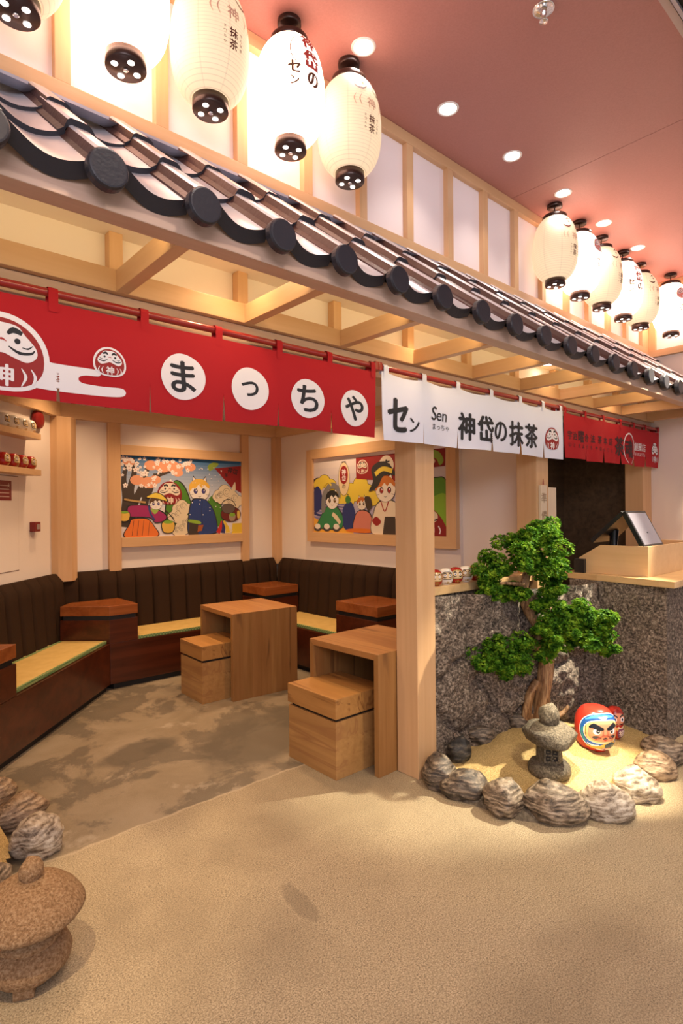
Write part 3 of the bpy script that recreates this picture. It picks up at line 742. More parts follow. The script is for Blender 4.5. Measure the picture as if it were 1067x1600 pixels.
# red curtain 2
cv=Canvas(.009)
K2=(.045,.008,.012)
for ch,x in zip('宇治曜合法茶本店',(4.04,4.12,4.22,4.32,4.42,4.53,4.64,4.74)): cv.text(ch,x,2.035,.062 if ch!='曜' else .085,K2,1,.03,1.1)
for ch,x in zip('いときょうちゃほんてん',[4.04+.072*i for i in range(11)]): cv.text(ch,x,1.965,.030,K2,1,.015,1.0)
cv.text('茶',4.90,2.01,.15,K2,1,.05,1.05); cv.text('魂',5.08,2.00,.15,K2,1,.05,1.05)
cv.arc(5.085,2.0,.115,-75,285-35,[.004,.014,.012,.006],WH,2,ry=.13)
for ch,x in zip('創業店',(5.25,5.33,5.41)): cv.text(ch,x,2.03,.07,WH,1,.02,1.1)
for ch,x in zip('そうぎょうてん',[5.235+.032*i for i in range(7)]): cv.text(ch,x,1.965,.028,WH,1,.01,1.0)
daruma2d(cv,5.655,1.995,.25,1,False,None,WH,K2,wm=.9)
noren('red_curtain','red curtain over the dark doorway at far right with circled character',[3.962,4.315,4.61,4.93,5.19,5.455,5.775],redcloth,2.192,1.862,7,cv,gap=.016,tabs=[3.985,4.30,4.61,4.93,5.2,5.46,5.74],amp=.008,sag=.006)

# ------------------------------------------------------------ room trims
S('trim_2',beechX,(1.45,5.44,2.345,3.9,5.5,2.475),.003)
MB().box(3.84,YF+.165,2.345,3.9,5.44,2.475).build('trim_3',beechY,kind='structure',bevel=.003)
lbox(MB(),-4.0,.22,0,.06,2.345,2.475).build('trim_4',beechX,kind='structure',bevel=.003)
t5=MB().prism([(1.485,5.37),(1.60,5.37),(1.665,5.44),(1.665,5.5),(1.53,5.5),(1.44,5.41)],.9,2.345).build('trim_5',beechZ,kind='structure',bevel=.003)
MB().box(3.82,5.41,.9,3.9,5.5,2.345).build('trim_6',beechZ,kind='structure')
lat=MB().box(1.5,5.455,2.76,3.9,5.5,2.78).build('trim_7',beechX,kind='structure')
for k in range(8): MB().box(1.64+.3*k,5.46,2.475,1.67+.3*k,5.5,2.76).build('mullion',beechZ,lat,bevel=.002)
MB().box(1.5,5.49,2.475,3.9,5.498,2.76).build('pane',paneM,lat)
for i in range(2):
    x0,x1=((1.955,2.07),(3.40,3.49))[i]
    S('trim_%d'%(8+i),beechZ,(x0,5.455,.95,x1,5.5,2.345),.003)
# ------------------------------------------------------------ murals
def mural(name,label,loc,fn,w_,h_,cv,frame_fn):
    t=thing(name,label,'mural',loc); frame_fn(t); cv.build('picture',fn,t,eps=.0003,clip=None); return t
LN=(.02,.018,.02)
def cloud(cv,cx,cy,r,col,L,line=LN):
    for dx,dy,k in ((-.9,-.1,.7),(0,.25,1),(.9,-.05,.75),(.3,-.5,.8),(-.5,-.5,.7)):
        cv.ell(cx+dx*r,cy+dy*r,r*k+.004,r*k+.004,line,L)
    for dx,dy,k in ((-.9,-.1,.7),(0,.25,1),(.9,-.05,.75),(.3,-.5,.8),(-.5,-.5,.7)):
        cv.ell(cx+dx*r,cy+dy*r,r*k,r*k,col,L+1)
    for dx,dy,k in ((-.6,0,.4),(.25,.3,.5)):
        cv.arc(cx+dx*r,cy+dy*r,r*k,0,300,.003,line,L+2); cv.arc(cx+dx*r,cy+dy*r,r*k*.5,90,330,.003,line,L+2)
def cathead(cv,cx,cy,r,fur,hair,eye,L,tilt=0,hat=None):
    cv.poly([(cx-r*.8,cy+r*.4),(cx-r*.62,cy+r*1.35),(cx-r*.15,cy+r*.8)],LN,L); cv.poly([(cx+r*.8,cy+r*.4),(cx+r*.62,cy+r*1.35),(cx+r*.15,cy+r*.8)],LN,L)
    cv.poly([(cx-r*.74,cy+r*.4),(cx-r*.60,cy+r*1.22),(cx-r*.2,cy+r*.75)],fur,L+1); cv.poly([(cx+r*.74,cy+r*.4),(cx+r*.60,cy+r*1.22),(cx+r*.2,cy+r*.75)],fur,L+1)
    cv.ell(cx,cy,r*1.03,r*.97,LN,L+2); cv.ell(cx,cy,r,r*.94,fur,L+3)
    if hair:
        cv.blob([(cx-r*1.02,cy-r*.1),(cx-r*.98,cy+r*.55),(cx-r*.4,cy+r*1.0),(cx+r*.4,cy+r*.98),(cx+r*.98,cy+r*.5),(cx+r*.9,cy+r*.2),(cx+r*.5,cy+r*.5),(cx+r*.2,cy+r*.25),(cx-.1*r,cy+r*.5),(cx-r*.4,cy+r*.22),(cx-r*.7,cy+r*.2)],hair,L+4,4)
    for q in (-1,1):
        cv.ell(cx+q*r*.4,cy-r*.05,r*.2,r*.25,LN,L+5); cv.ell(cx+q*r*.4,cy-r*.08,r*.15,r*.19,eye,L+6); cv.ell(cx+q*r*.4+r*.05,cy+r*.02,r*.06,r*.07,WH,L+7)
        cv.stroke([(cx+q*r*.62,cy-r*.35),(cx+q*r*.88,cy-r*.4)],r*.03,LN,L+5,smooth=False)
    cv.stroke([(cx-r*.15,cy-r*.5),(cx,cy-r*.58),(cx+r*.15,cy-r*.5)],r*.04,LN,L+5)
# mural 1: W 1.32 x H .785
cv=Canvas(); W,Hh=1.325,.785
for i in range(16):
    a=i/15; col=tuple((.02,.14,.36)[k]*(1-a)**1.3+(.62,.66,.76)[k]*(1-(1-a)**1.3) for k in range(3))
    cv.poly([(0,Hh-.50*(i/16)),(W,Hh-.50*(i/16)),(W,Hh-.50*((i+1)/16)),(0,Hh-.50*((i+1)/16))],col,0)
cv.poly([(0,0),(W,0),(W,Hh-.5),(0,Hh-.5)],(.70,.66,.70),0)
G1=(.07,.22,.02); PK=(.72,.32,.18); BR=(.05,.035,.028); CRM=(.72,.62,.45)
def clipR(P): return [(min(max(x,0),W),min(max(y,0),Hh)) for x,y in P]
cv.blob([(.46,.1),(.46,.4),(.55,.56),(.66,.50),(.74,.3),(.8,.1)],LN,1); cv.blob([(.47,.1),(.47,.39),(.55,.55),(.65,.49),(.73,.3),(.79,.1)],G1,2)
cv.blob([(.85,.1),(.9,.33),(1.0,.42),(1.08,.3),(1.1,.1)],G1,2)
cv.poly([(1.00,.70),(1.325,.74),(1.325,.44),(1.20,.50),(1.08,.62)],(.26,.012,.015),3); cv.text('神岱',1.22,.68,.06,BK,4,.03,rot=-.2); cv.text('茶',1.14,.63,.04,BK,4,.02)
cv.blob([(.92,.72),(.98,.76),(1.05,.75),(1.0,.70),(.94,.67)],(.25,.36,.05),4)
for p in (((.02,.10),(.05,.35),(.03,.55),(.06,.72)),((.08,.1),(.12,.3),(.20,.48),(.26,.66),(.28,.76)),((.10,.3),(.09,.45),(.13,.62),(.12,.76)),((.18,.4),(.26,.5),(.36,.6),(.5,.65)),((.2,.2),(.24,.36),(.30,.48),(.34,.62))):
    cv.stroke(list(p),[.10,.075,.05,.03],BR,4)
rr=random.Random(4)
for x,y,r in ((.16,.55,.07),(.28,.53,.08),(.34,.56,.06),(.30,.70,.07),(.42,.69,.08),(.52,.70,.08),(.58,.64,.06),(.60,.70,.05),(.72,.70,.06),(.08,.74,.06)):
    cv.ell(x,min(y,Hh-r),r,r*.7,PK,5)
def blossom(x,y,r):
    for q in range(5): cv.ell(x+r*.6*math.cos(q*1.257+.3),y+r*.6*math.sin(q*1.257+.3),r*.45,r*.35,(.86,.78,.76),7,q*1.257+.3,10)
    cv.ell(x,y,r*.15,r*.15,(.5,.1,.08),8,n=6)
for _ in range(70):
    x=rr.uniform(.01,.78); y=rr.uniform(.62,.765) if rr.random()<.7 else rr.uniform(.48,.62)
    if y<.62 and x>.4: continue
    blossom(x,y,rr.uniform(.013,.026))
for x,y in ((.5,.53),(.08,.68),(.24,.62)): blossom(x,y,.035)
daruma2d(cv,.49,.42,.30,8,False,(.23,.010,.014),(.75,.66,.55),BK)
for a in ((.62,.28,.065),(.56,.20,.06),(.68,.13,.06),(.60,.06,.06),(1.12,.42,.085),(1.22,.36,.075),(1.05,.40,.05)): cloud(cv,*a,CRM,12)
cv.blob([(1.2,.47),(1.245,.56),(1.25,.47)],CRM,15)
# boy in blue
cathead(cv,.82,.46,.115,(.80,.76,.74),(.75,.45,.07),(.06,.05,.25),16)
cv.blob([(.70,.0),(.69,.22),(.73,.36),(.80,.38),(.90,.36),(.99,.24),(1.03,.06),(.98,.0)],LN,24); cv.blob([(.71,.005),(.70,.22),(.74,.35),(.81,.37),(.90,.35),(.98,.24),(1.02,.06),(.97,.01)],(.018,.045,.20),25)
cv.stroke([(.85,.35),(.84,.2),(.86,.05)],.004,LN,26); cv.blob([(.70,.13),(.70,.16),(.82,.14),(.82,.11)],(.25,.42,.04),26,3); cv.poly([(.69,0),(.70,.13),(.80,.11),(.80,.0)],BR,26); cv.poly([(.79,.03),(.80,.10),(.86,.10),(.84,.04)],(.35,.09,.02),26)
for _ in range(34): cv.ell(rr.uniform(.70,1.08),rr.uniform(.2,.72),.006,.006,(.85,.82,.85),27,n=8)
# girl with straw hat
cv.blob([(.03,0),(.07,.12),(.10,.18),(.25,.18),(.33,.10),(.36,0)],LN,16); cv.blob([(.04,.003),(.08,.12),(.11,.17),(.25,.17),(.32,.10),(.35,.003)],(.75,.18,.03),17)
for x in (.12,.17,.22,.28): cv.stroke([(x,.16),(x-.01,.08),(x-.02+.0*x,.01)],.004,LN,18)
cv.blob([(.06,.20),(.06,.30),(.16,.31),(.26,.31),(.34,.28),(.45,.22),(.44,.15),(.34,.13),(.28,.18),(.10,.19)],LN,18); cv.blob([(.07,.205),(.07,.29),(.16,.305),(.26,.30),(.34,.27),(.44,.21),(.43,.16),(.34,.14),(.28,.19),(.10,.20)],(.33,.02,.13),19)
cv.stroke([(.27,.30),(.29,.22),(.33,.16)],[.02,.02,.02],(.03,.05,.2),20); cv.blob([(.29,.27),(.33,.29),(.37,.26),(.33,.22)],(.3,.45,.08),20)
cathead(cv,.345,.325,.065,(.80,.76,.74),(.10,.05,.02),(.06,.05,.25),21)
cv.blob([(.24,.385),(.30,.42),(.35,.435),(.42,.41),(.475,.345),(.41,.355),(.33,.375)],LN,29); cv.blob([(.25,.385),(.30,.415),(.35,.428),(.41,.405),(.46,.352),(.41,.362),(.33,.38)],(.74,.56,.07),30)
cv.stroke([(.03,.365),(.12,.35),(.24,.335)],.018,(.45,.28,.10),22)
def basket(x,y,r,L):
    cv.blob([(x-r,y+r*.6),(x-r*.8,y-r),(x+r*.8,y-r),(x+r,y+r*.6)],LN,L); cv.blob([(x-r*.9,y+r*.5),(x-r*.7,y-r*.9),(x+r*.7,y-r*.9),(x+r*.9,y+r*.5)],(.72,.45,.08),L+1); cv.ell(x,y+r*.6,r*.8,r*.25,(.2,.4,.04),L+2)
basket(.03,.21,.05,24); basket(.47,.10,.065,24); cv.stroke([(.44,.26),(.50,.2),(.53,.16)],.01,BR,24); cv.stroke([(.42,.14),(.5,.2),(.54,.14)],.006,BR,24)
# kettle tray
cv.ell(1.19,.21,.125,.085,LN,28); cv.ell(1.19,.21,.12,.08,(.14,.015,.012),29); cv.ell(1.16,.27,.085,.055,LN,30); cv.ell(1.16,.27,.08,.05,(.12,.09,.08),31); cv.arc(1.16,.28,.09,10,170,.008,LN,30)
cv.blob([(1.17,.20),(1.18,.14),(1.23,.14),(1.245,.20)],(.32,.25,.18),32); cv.ell(1.207,.205,.036,.02,(.2,.4,.04),33); cv.blob([(1.27,.24),(1.27,.17),(1.30,.17),(1.30,.24)],(.7,.5,.1),32)
for q,cc in enumerate(((.5,.02,.02),(.03,.03,.15),(.7,.5,.05))): cv.stroke([(1.08+q*.01,.14),(1.06+q*.04,.07),(1.03+q*.06,.01)],[.02,.04,.05],cc,28+q)
cv.poly([(1.20,0),(1.21,.11),(1.325,.11),(1.325,0)],(.70,.50,.04),26); cv.ell(1.15,.03,.06,.028,CRM,27)
def m1f(u,v,e): return (2.075+u*1.0,5.478-e,1.262+v)
def fr1(t):
    MB().box(2.07,5.478,1.262,3.40,5.5,2.047).build('backing',paneM,t)
    MB().box(2.07,5.452,2.047,3.40,5.5,2.145).build('frame_rail',beechX,t,bevel=.003)
    MB().box(2.07,5.452,1.170,3.40,5.5,1.262).build('frame_rail',beechX,t,bevel=.003)
mural('framed_mural','left wall mural of cat-eared tea pickers under blossom, beech frame',(2.73,5.49,1.6),m1f,W,Hh,cv,fr1)
# mural 2 : W 1.78 (y from 4.79 down to 3.01)  H .765
cv=Canvas(); W,Hh=1.78,.765
for i in range(10):
    a=i/9; cv.poly([(0,Hh*(1-i/10)),(W,Hh*(1-i/10)),(W,Hh*(1-(i+1)/10)),(0,Hh*(1-(i+1)/10))],tuple((.66,.60,.60)[k]*(1-a)+(.30,.28,.50)[k]*a for k in range(3)),0)
YL=(.72,.56,.06)
for x,y,r in ((.06,.52,.09),(.17,.55,.09),(.27,.50,.09),(.36,.43,.08),(.45,.36,.09),(.55,.33,.08),(.65,.40,.10),(.72,.50,.10),(.80,.42,.10),(.58,.45,.08),(.88,.35,.1)): cv.ell(x,y,r+.005,r*.75+.005,LN,1); 
for x,y,r in ((.06,.52,.09),(.17,.55,.09),(.27,.50,.09),(.36,.43,.08),(.45,.36,.09),(.55,.33,.08),(.65,.40,.10),(.72,.50,.10),(.80,.42,.10),(.58,.45,.08),(.88,.35,.1)): cv.ell(max(x,r),y,r,r*.75,YL,2)
for k in range(9):
    cv.stroke([(0,.46-.05*k),(.10,.36-.035*k),(.3,.30-.02*k),(.5,.30-.035*k)],[.03,.022,.016,.01],(.02,.03,.16) if k%2 else (.20,.19,.42),3+k%2)
cv.blob([(0,.44),(.06,.50),(.12,.44),(.14,.30),(.06,.22),(0,.24)],(.02,.03,.16),3)
cv.ell(.48,.56,.088,.175,LN,5); cv.ell(.48,.56,.083,.17,(.74,.60,.38),6); cv.ell(.48,.60,.062,.095,(.28,.01,.012),7); cv.text('神',.48,.63,.06,WH,8,.04); cv.text('岱',.48,.565,.055,WH,8,.04); cv.text('の',.48,.48,.04,BK,8,.02); cv.poly([(.45,.728),(.51,.728),(.51,.74),(.45,.74)],BR,7)
cv.poly([(.66,.765),(1.18,.765),(1.2,.5),(.66,.55)],(.27,.012,.014),4); daruma2d(cv,.75,.66,.16,5,True,(.27,.012,.014),(.75,.66,.55),BK); cv.ell(1.07,.66,.095,.095,(.75,.66,.55),6); cv.text('ま',1.07,.66,.11,BK,7,.04)
# boy in green with grey hat
cv.poly([(0,0),(0,.16),(.12,.12),(.55,.10),(.62,.0)],(.75,.40,.05),6)
cv.blob([(.05,.05),(.10,.16),(.20,.27),(.30,.30),(.40,.26),(.47,.16),(.45,.05),(.3,.03)],LN,8); cv.blob([(.06,.055),(.11,.16),(.20,.26),(.30,.29),(.39,.25),(.46,.16),(.44,.055),(.3,.04)],(.03,.22,.08),9)
cv.stroke([(.3,.2),(.36,.16),(.42,.1)],[.04,.05,.04],CRM,10)
cathead(cv,.30,.345,.10,(.78,.74,.72),(.015,.015,.015),(.16,.08,.01),11)
cv.blob([(.13,.22),(.14,.40),(.22,.50),(.32,.53),(.42,.46),(.42,.36),(.36,.45),(.27,.46),(.20,.38),(.19,.24)],(.20,.20,.21),20); cv.stroke([(.17,.5),(.23,.54),(.29,.5)],.02,YL,21)
for x in (.06,.21,.36): 
    cv.ell(x,.045,.06,.035,(.06,.05,.05),11); cv.ell(x,.065,.045,.03,(.76,.72,.66),12)
cv.ell(.72,.03,.22,.022,(.65,.17,.02),14)
# small cat, blue man
cv.blob([(.48,.05),(.46,.24),(.54,.32),(.62,.28),(.66,.05)],(.02,.035,.17),8); cv.ell(.54,.345,.04,.04,(.05,.2,.04),9)
cv.blob([(.62,.02),(.64,.18),(.72,.24),(.84,.22),(.90,.12),(.92,.02)],LN,10); cv.blob([(.63,.025),(.65,.18),(.72,.23),(.83,.21),(.89,.12),(.91,.025)],(.60,.20,.15),11)
cathead(cv,.74,.30,.065,(.76,.70,.64),(.45,.13,.02),(.1,.05,.02),12); cv.blob([(.78,.36),(.86,.36),(.88,.27),(.82,.23)],BR,19)
# girl with witch-like straw hat
cv.blob([(.88,.0),(.90,.22),(.98,.32),(1.14,.33),(1.24,.24),(1.26,.0)],LN,14); cv.blob([(.885,.005),(.91,.22),(.985,.31),(1.14,.32),(1.23,.24),(1.25,.005)],(.76,.66,.52),15)
cv.poly([(1.02,0),(1.05,.17),(1.18,.17),(1.2,0)],BR,17); cv.stroke([(1.0,.32),(1.05,.22),(1.1,.32)],.012,(.35,.02,.02),17); cv.stroke([(1.2,.3),(1.19,.15),(1.2,0)],.014,(.35,.02,.02),17); cv.blob([(.88,.13),(.94,.17),(1.0,.12),(.94,.08)],(.3,.015,.015),18)
cathead(cv,1.06,.43,.125,(.80,.74,.68),(.55,.17,.03),(.35,.02,.02),18)
cv.blob([(.84,.42),(.90,.52),(.88,.64),(.98,.70),(1.10,.68),(1.18,.60),(1.30,.52),(1.18,.56),(1.04,.56),(.96,.46)],(.03,.028,.03),28); cv.stroke([(.93,.58),(1.03,.63),(1.15,.60)],.045,YL,29)
cv.blob([(1.18,.2),(1.28,.26),(1.3,.1),(1.24,.05)],(.02,.03,.16),14)
cv.poly([(1.24,0),(1.26,.12),(1.34,.12),(1.4,0)],(.15,.4,.03),20)
# right side, green hills, doll, frog-green emblem
cv.blob([(1.5,.0),(1.48,.3),(1.56,.48),(1.66,.52),(1.775,.46),(1.775,.0)],LN,2); cv.blob([(1.51,.0),(1.49,.3),(1.57,.47),(1.66,.51),(1.772,.45),(1.772,.0)],(.09,.27,.02),3)
cv.blob([(1.44,0),(1.44,.25),(1.52,.34),(1.6,.3),(1.6,0)],LN,4); cv.blob([(1.45,0),(1.45,.25),(1.52,.33),(1.59,.3),(1.59,0)],(.22,.42,.03),5)
cv.blob([(1.55,0),(1.56,.28),(1.66,.36),(1.77,.34),(1.77,.0)],(.22,.42,.03),6)
cv.blob([(1.42,.0),(1.42,.16),(1.5,.25),(1.62,.24),(1.74,.12),(1.76,.0)],(.24,.010,.012),8); cv.ell(1.60,.17,.075,.055,CRM,9); cv.ell(1.60,.18,.02,.02,BK,10); cv.stroke([(1.54,.16),(1.6,.13),(1.67,.15)],.012,BK,10); cv.text('神',1.60,.05,.07,WH,10,.04); cv.stroke([(1.68,.09),(1.70,.05),(1.69,.02)],.012,WH,10)
cv.poly([(1.5,.765),(1.76,.765),(1.755,.61),(1.5,.60)],(.24,.010,.012),8); cv.blob([(1.54,.72),(1.62,.76),(1.70,.73),(1.74,.66),(1.70,.62),(1.66,.68),(1.58,.69)],(.25,.42,.06),9); cv.ell(1.60,.66,.05,.03,CRM,9)
cv.t=[(tuple((min(max(p[0],0),W),min(max(p[1],0),Hh)) for p in q[:3])+q[3:]) for q in cv.t]
def m2f(u,v,e): return (3.878-e,4.79-u,1.272+v*.975)
def fr2(t):
    y0,y1,z0,z1=2.91,4.885,1.172,2.15; i0,i1,j0,j1=3.01,4.79,1.272,2.02
    MB().box(3.878,i0,j0,3.9,i1,z1-.08).build('backing',paneM,t)
    j1=z1-.10
    for P in ([(y0,z0),(y1,z0),(i1,j0),(i0,j0)],[(y0,z1),(i0,j1),(i1,j1),(y1,z1)],[(y0,z0),(i0,j0),(i0,j1),(y0,z1)],[(y1,z0),(y1,z1),(i1,j1),(i1,j0)]):
        mb=MB(); n=4; A=[(3.852,y,z) for y,z in P]; B=[(3.9,y,z) for y,z in P]
        mb.add(A+B,[(0,1,2,3),(7,6,5,4)]+[(i,i+4,(i+1)%4+4,(i+1)%4) for i in range(4)])
        o=mb.build('frame_rail',beechY if P[0][1]==P[1][1] or P[0][1]==P[3][1] else beechZ,t)
mural('framed_mural','mural half behind the post, cat-eared festival figures and lantern, beech frame',(3.89,3.9,1.6),m2f,W,Hh,cv,fr2)

# ------------------------------------------------------------ benches
fl=Vector((1.76,4.925,0))   # front corner
def LB(s,off,z): return fl+dL*s+nL*off+Vector((0,0,z))   # off = into bench
def lb(mb,s0,s1,o0,o1,z0,z1,m=0): return mb.obox(LB(s0,o0,z0),dL*(s1-s0),nL*(o1-o0),(0,0,z1-z0),m)
# left bench
t=thing('left_bench','dark mahogany bench running along the oblique left wall','bench',tuple(LB(-.6,.2,0)))
lb(MB(),-3.2,-.004,.0,.54,.05,.395).build('base',mahog,t,bevel=.003)
lb(MB(),-3.2,-.02,.03,.54,.0,.05).build('plinth_shade',blackM,t)  # bench plinths in black, toe-kick shade put into their colour
for s0,s1 in ((-1.36,-.012),(-3.2,-1.86)):
    m_=lb(MB(),s0,s1,.028,.44,.396,.422).build('seat_mat',tatamiM,t,bevel=.003)
    lb(MB(),s0+.004,s1-.004,.022,.040,.4,.4245).build('border',borderM,m_,label='green patterned cloth border')
    lb(MB(),s0+.004,s1-.004,.395,.42,.4,.4245).build('border',borderM,m_)
def channel(p0,ax,depth,z0,z1,width,parent):
    """one padded upholstery channel: p0 bottom-left at the wall, ax along, depth vector to the room"""
    mb=MB(); p0=Vector(p0); ax=Vector(ax).normalized(); dp=Vector(depth)
    nu,nv=8,8
    def fn(u,v):
        z=z0+(z1-z0)*v; k=1-.35*v           # leaning back towards the top
        edge=min(1,math.sin(PI*min(max(u,0),1))*2.4)**.5 if 0<u<1 else 0
        tp=1 if v<.9 else math.sqrt(max(0,1-((v-.9)/.1)**2*.85))
        bulge=.72+.28*edge
        return p0+ax*(width*(.008+.984*u))+dp*(k*bulge*tp)+Vector((0,0,z))
    mb.grid(fn,nu,nv)
    # top and sides back to the wall
    for i in range(nu):
        a,b2=fn(i/nu,1),fn((i+1)/nu,1); wa=p0+ax*(width*i/nu)+Vector((0,0,z1)); wb=p0+ax*(width*(i+1)/nu)+Vector((0,0,z1)); mb.add([a,b2,wb,wa],[(0,1,2,3)],0,True)
    for u in (0,1):
        for j in range(nv):
            a,b2=fn(u,j/nv),fn(u,(j+1)/nv); wa=p0+ax*(width*u)+Vector((0,0,z0+(z1-z0)*j/nv)); wb=p0+ax*(width*u)+Vector((0,0,z0+(z1-z0)*(j+1)/nv)); mb.add([a,b2,wb,wa],[(0,1,2,3)])
    mb.build('back_cushion',fabric,parent)
CW=.172
k=0
s=-3.1
while s<.02:
    channel(tuple(LB(s,.555,0)),dL,-nL*.135,.40,.972,CW,t); s+=CW
# back bench
t=thing('back_bench','mahogany bench with straw mat under the left mural','bench',(2.7,5.1,0))
MB().prism([(1.765,4.925),(3.33,4.905),(3.895,4.905),(3.895,5.495),(1.55,5.495),(1.36,5.30)],.05,.395).build('base',mahog,t,bevel=.003)
MB().prism([(1.80,4.955),(3.33,4.935),(3.85,4.94),(3.85,5.4),(1.6,5.4)],.0,.05).build('plinth_shade',blackM,t)
m_=MB().box(2.005,4.935,.396,3.335,5.37,.422).build('seat_mat',tatamiM,t,bevel=.003)
MB().box(2.01,4.926,.40,3.33,4.938,.4235).build('border',borderM,m_)
x=1.50
while x<3.80:
    channel((x,5.498,0),(1,0,0),(0,-.13,0),.40,.966,min(CW,3.83-x),t); x+=CW
# right bench
t=thing('right_bench','mahogany bench with straw mat behind the near table','bench',(3.6,3.9,0))
MB().box(3.30,2.75,.05,3.897,4.903,.395).build('base',mahog,t,bevel=.003)
MB().box(3.34,2.8,0,3.87,4.90,.05).build('plinth_shade',blackM,t)
for y0,y1 in ((3.80,4.93),(2.76,3.29)):
    y1=min(y1,4.90)
    m_=MB().box(3.325,y0,.396,3.76,y1,.422).build('seat_mat',tatamiM,t,bevel=.003)
    MB().box(3.318,y0+.003,.40,3.34,y1-.003,.424).build('border',borderM,m_,label='green patterned cloth border')
y=2.75
while y<5.34:
    wd=min(CW,5.37-y)
    channel((3.898,y+wd,0),(0,-1,0),(-.13,0,0),.42,.966,wd,t); y+=CW
# side tables built into the benches
def sidetable(label,poly,z=.71,m_body=None):
    cx=sum(p[0] for p in poly)/len(poly); cy=sum(p[1] for p in poly)/len(poly)
    t=thing('bench_side_table',label,'side table',(cx,cy,.395))
    g=lambda k:[(cx+(p[0]-cx)*k,cy+(p[1]-cy)*k) for p in poly]
    MB().prism(poly,z-.082,z).build('top',[mahogT],t,bevel=.003)
    MB().prism(g(.93),z-.118,z-.082).build('shadow_gap',blackM,t)
    MB().prism(poly,.3962,z-.118).build('body',mahog,t,bevel=.002)
P=lambda s,o:tuple(LB(s,o,0))[:2]
sidetable('angled mahogany side table in the left corner of the benches',[P(-.0,-.001),(1.83,4.922),(2.0,4.921),(2.0,5.37),(1.58,5.375),P(-.0,.42)])
sidetable('mahogany side table cut by the left edge of the photo',[P(-1.86,-.001),P(-1.36,-.001),P(-1.36,.42),P(-1.86,.42)])
sidetable('mahogany side table in the far corner behind the far table',[(3.338,4.94),(3.765,4.94),(3.765,5.37),(3.338,5.37)])
sidetable('mahogany side table behind the near table, beside the post',[(3.31,3.29),(3.762,3.29),(3.762,3.80),(3.31,3.80)])

# ------------------------------------------------------------ tables and stools
def table(label,x,y,rot,w_=.62,d=.60,h=.69,T=.036):
    t=thing('wooden_table',label,'table',(x,y,0),rot,'waterfall tables',local=True)
    def slab(poly_yz,x0,x1,name,mt):
        n=len(poly_yz); mb=MB(); vs=[(x0,a,b2) for a,b2 in poly_yz]+[(x1,a,b2) for a,b2 in poly_yz]
        mb.add(vs,[tuple(range(n-1,-1,-1)),tuple(range(n,2*n))]+[(i,(i+1)%n,n+(i+1)%n,n+i) for i in range(n)]); mb.build(name,mt,t,bevel=.0015,world=False)
    slab([(0,h),(T,h-T),(d-T,h-T),(d,h)][::-1],0,w_,'top',tableY)
    slab([(0,0),(T,0),(T,h-T),(0,h)],0,w_,'side_panel',tableM)
    slab([(d,0),(d,h),(d-T,h-T),(d-T,0)],0,w_,'side_panel',tableM)
    MB().box(w_-.06,T,.0,w_-.03,d-T,h-T).build('back_panel',tableM,t)
    return t
def stool(label,x,y,rot,w_=.45,h=.45,dx=None):
    dx=dx or w_
    t=thing('cube_stool',label,'stool',(x,y,0),rot,'cube stools',local=True)
    MB().box(0,0,h-.112,dx,w_,h).build('seat',stoolX,t,bevel=.002)
    MB().box(.02,.02,h-.13,dx-.02,w_-.02,h-.112).build('shadow_gap',blackM,t)
    MB().box(0.004,0.004,.0,dx-.004,w_-.004,h-.13).build('body',stoolY,t,bevel=.002)
    return t
table('solid wood waterfall table nearest the camera, beside the beech post',2.285,2.268,R(1))
stool('cube stool half under the near table, bright honey wood',2.085,2.405,0,.445,.45,.40)
table('solid wood waterfall table further back in the room',2.365,3.955,R(-4.5),.60,.62)
stool('cube stool half under the further table, darker wood',2.155,4.065,R(-2),.40,.45,.40)

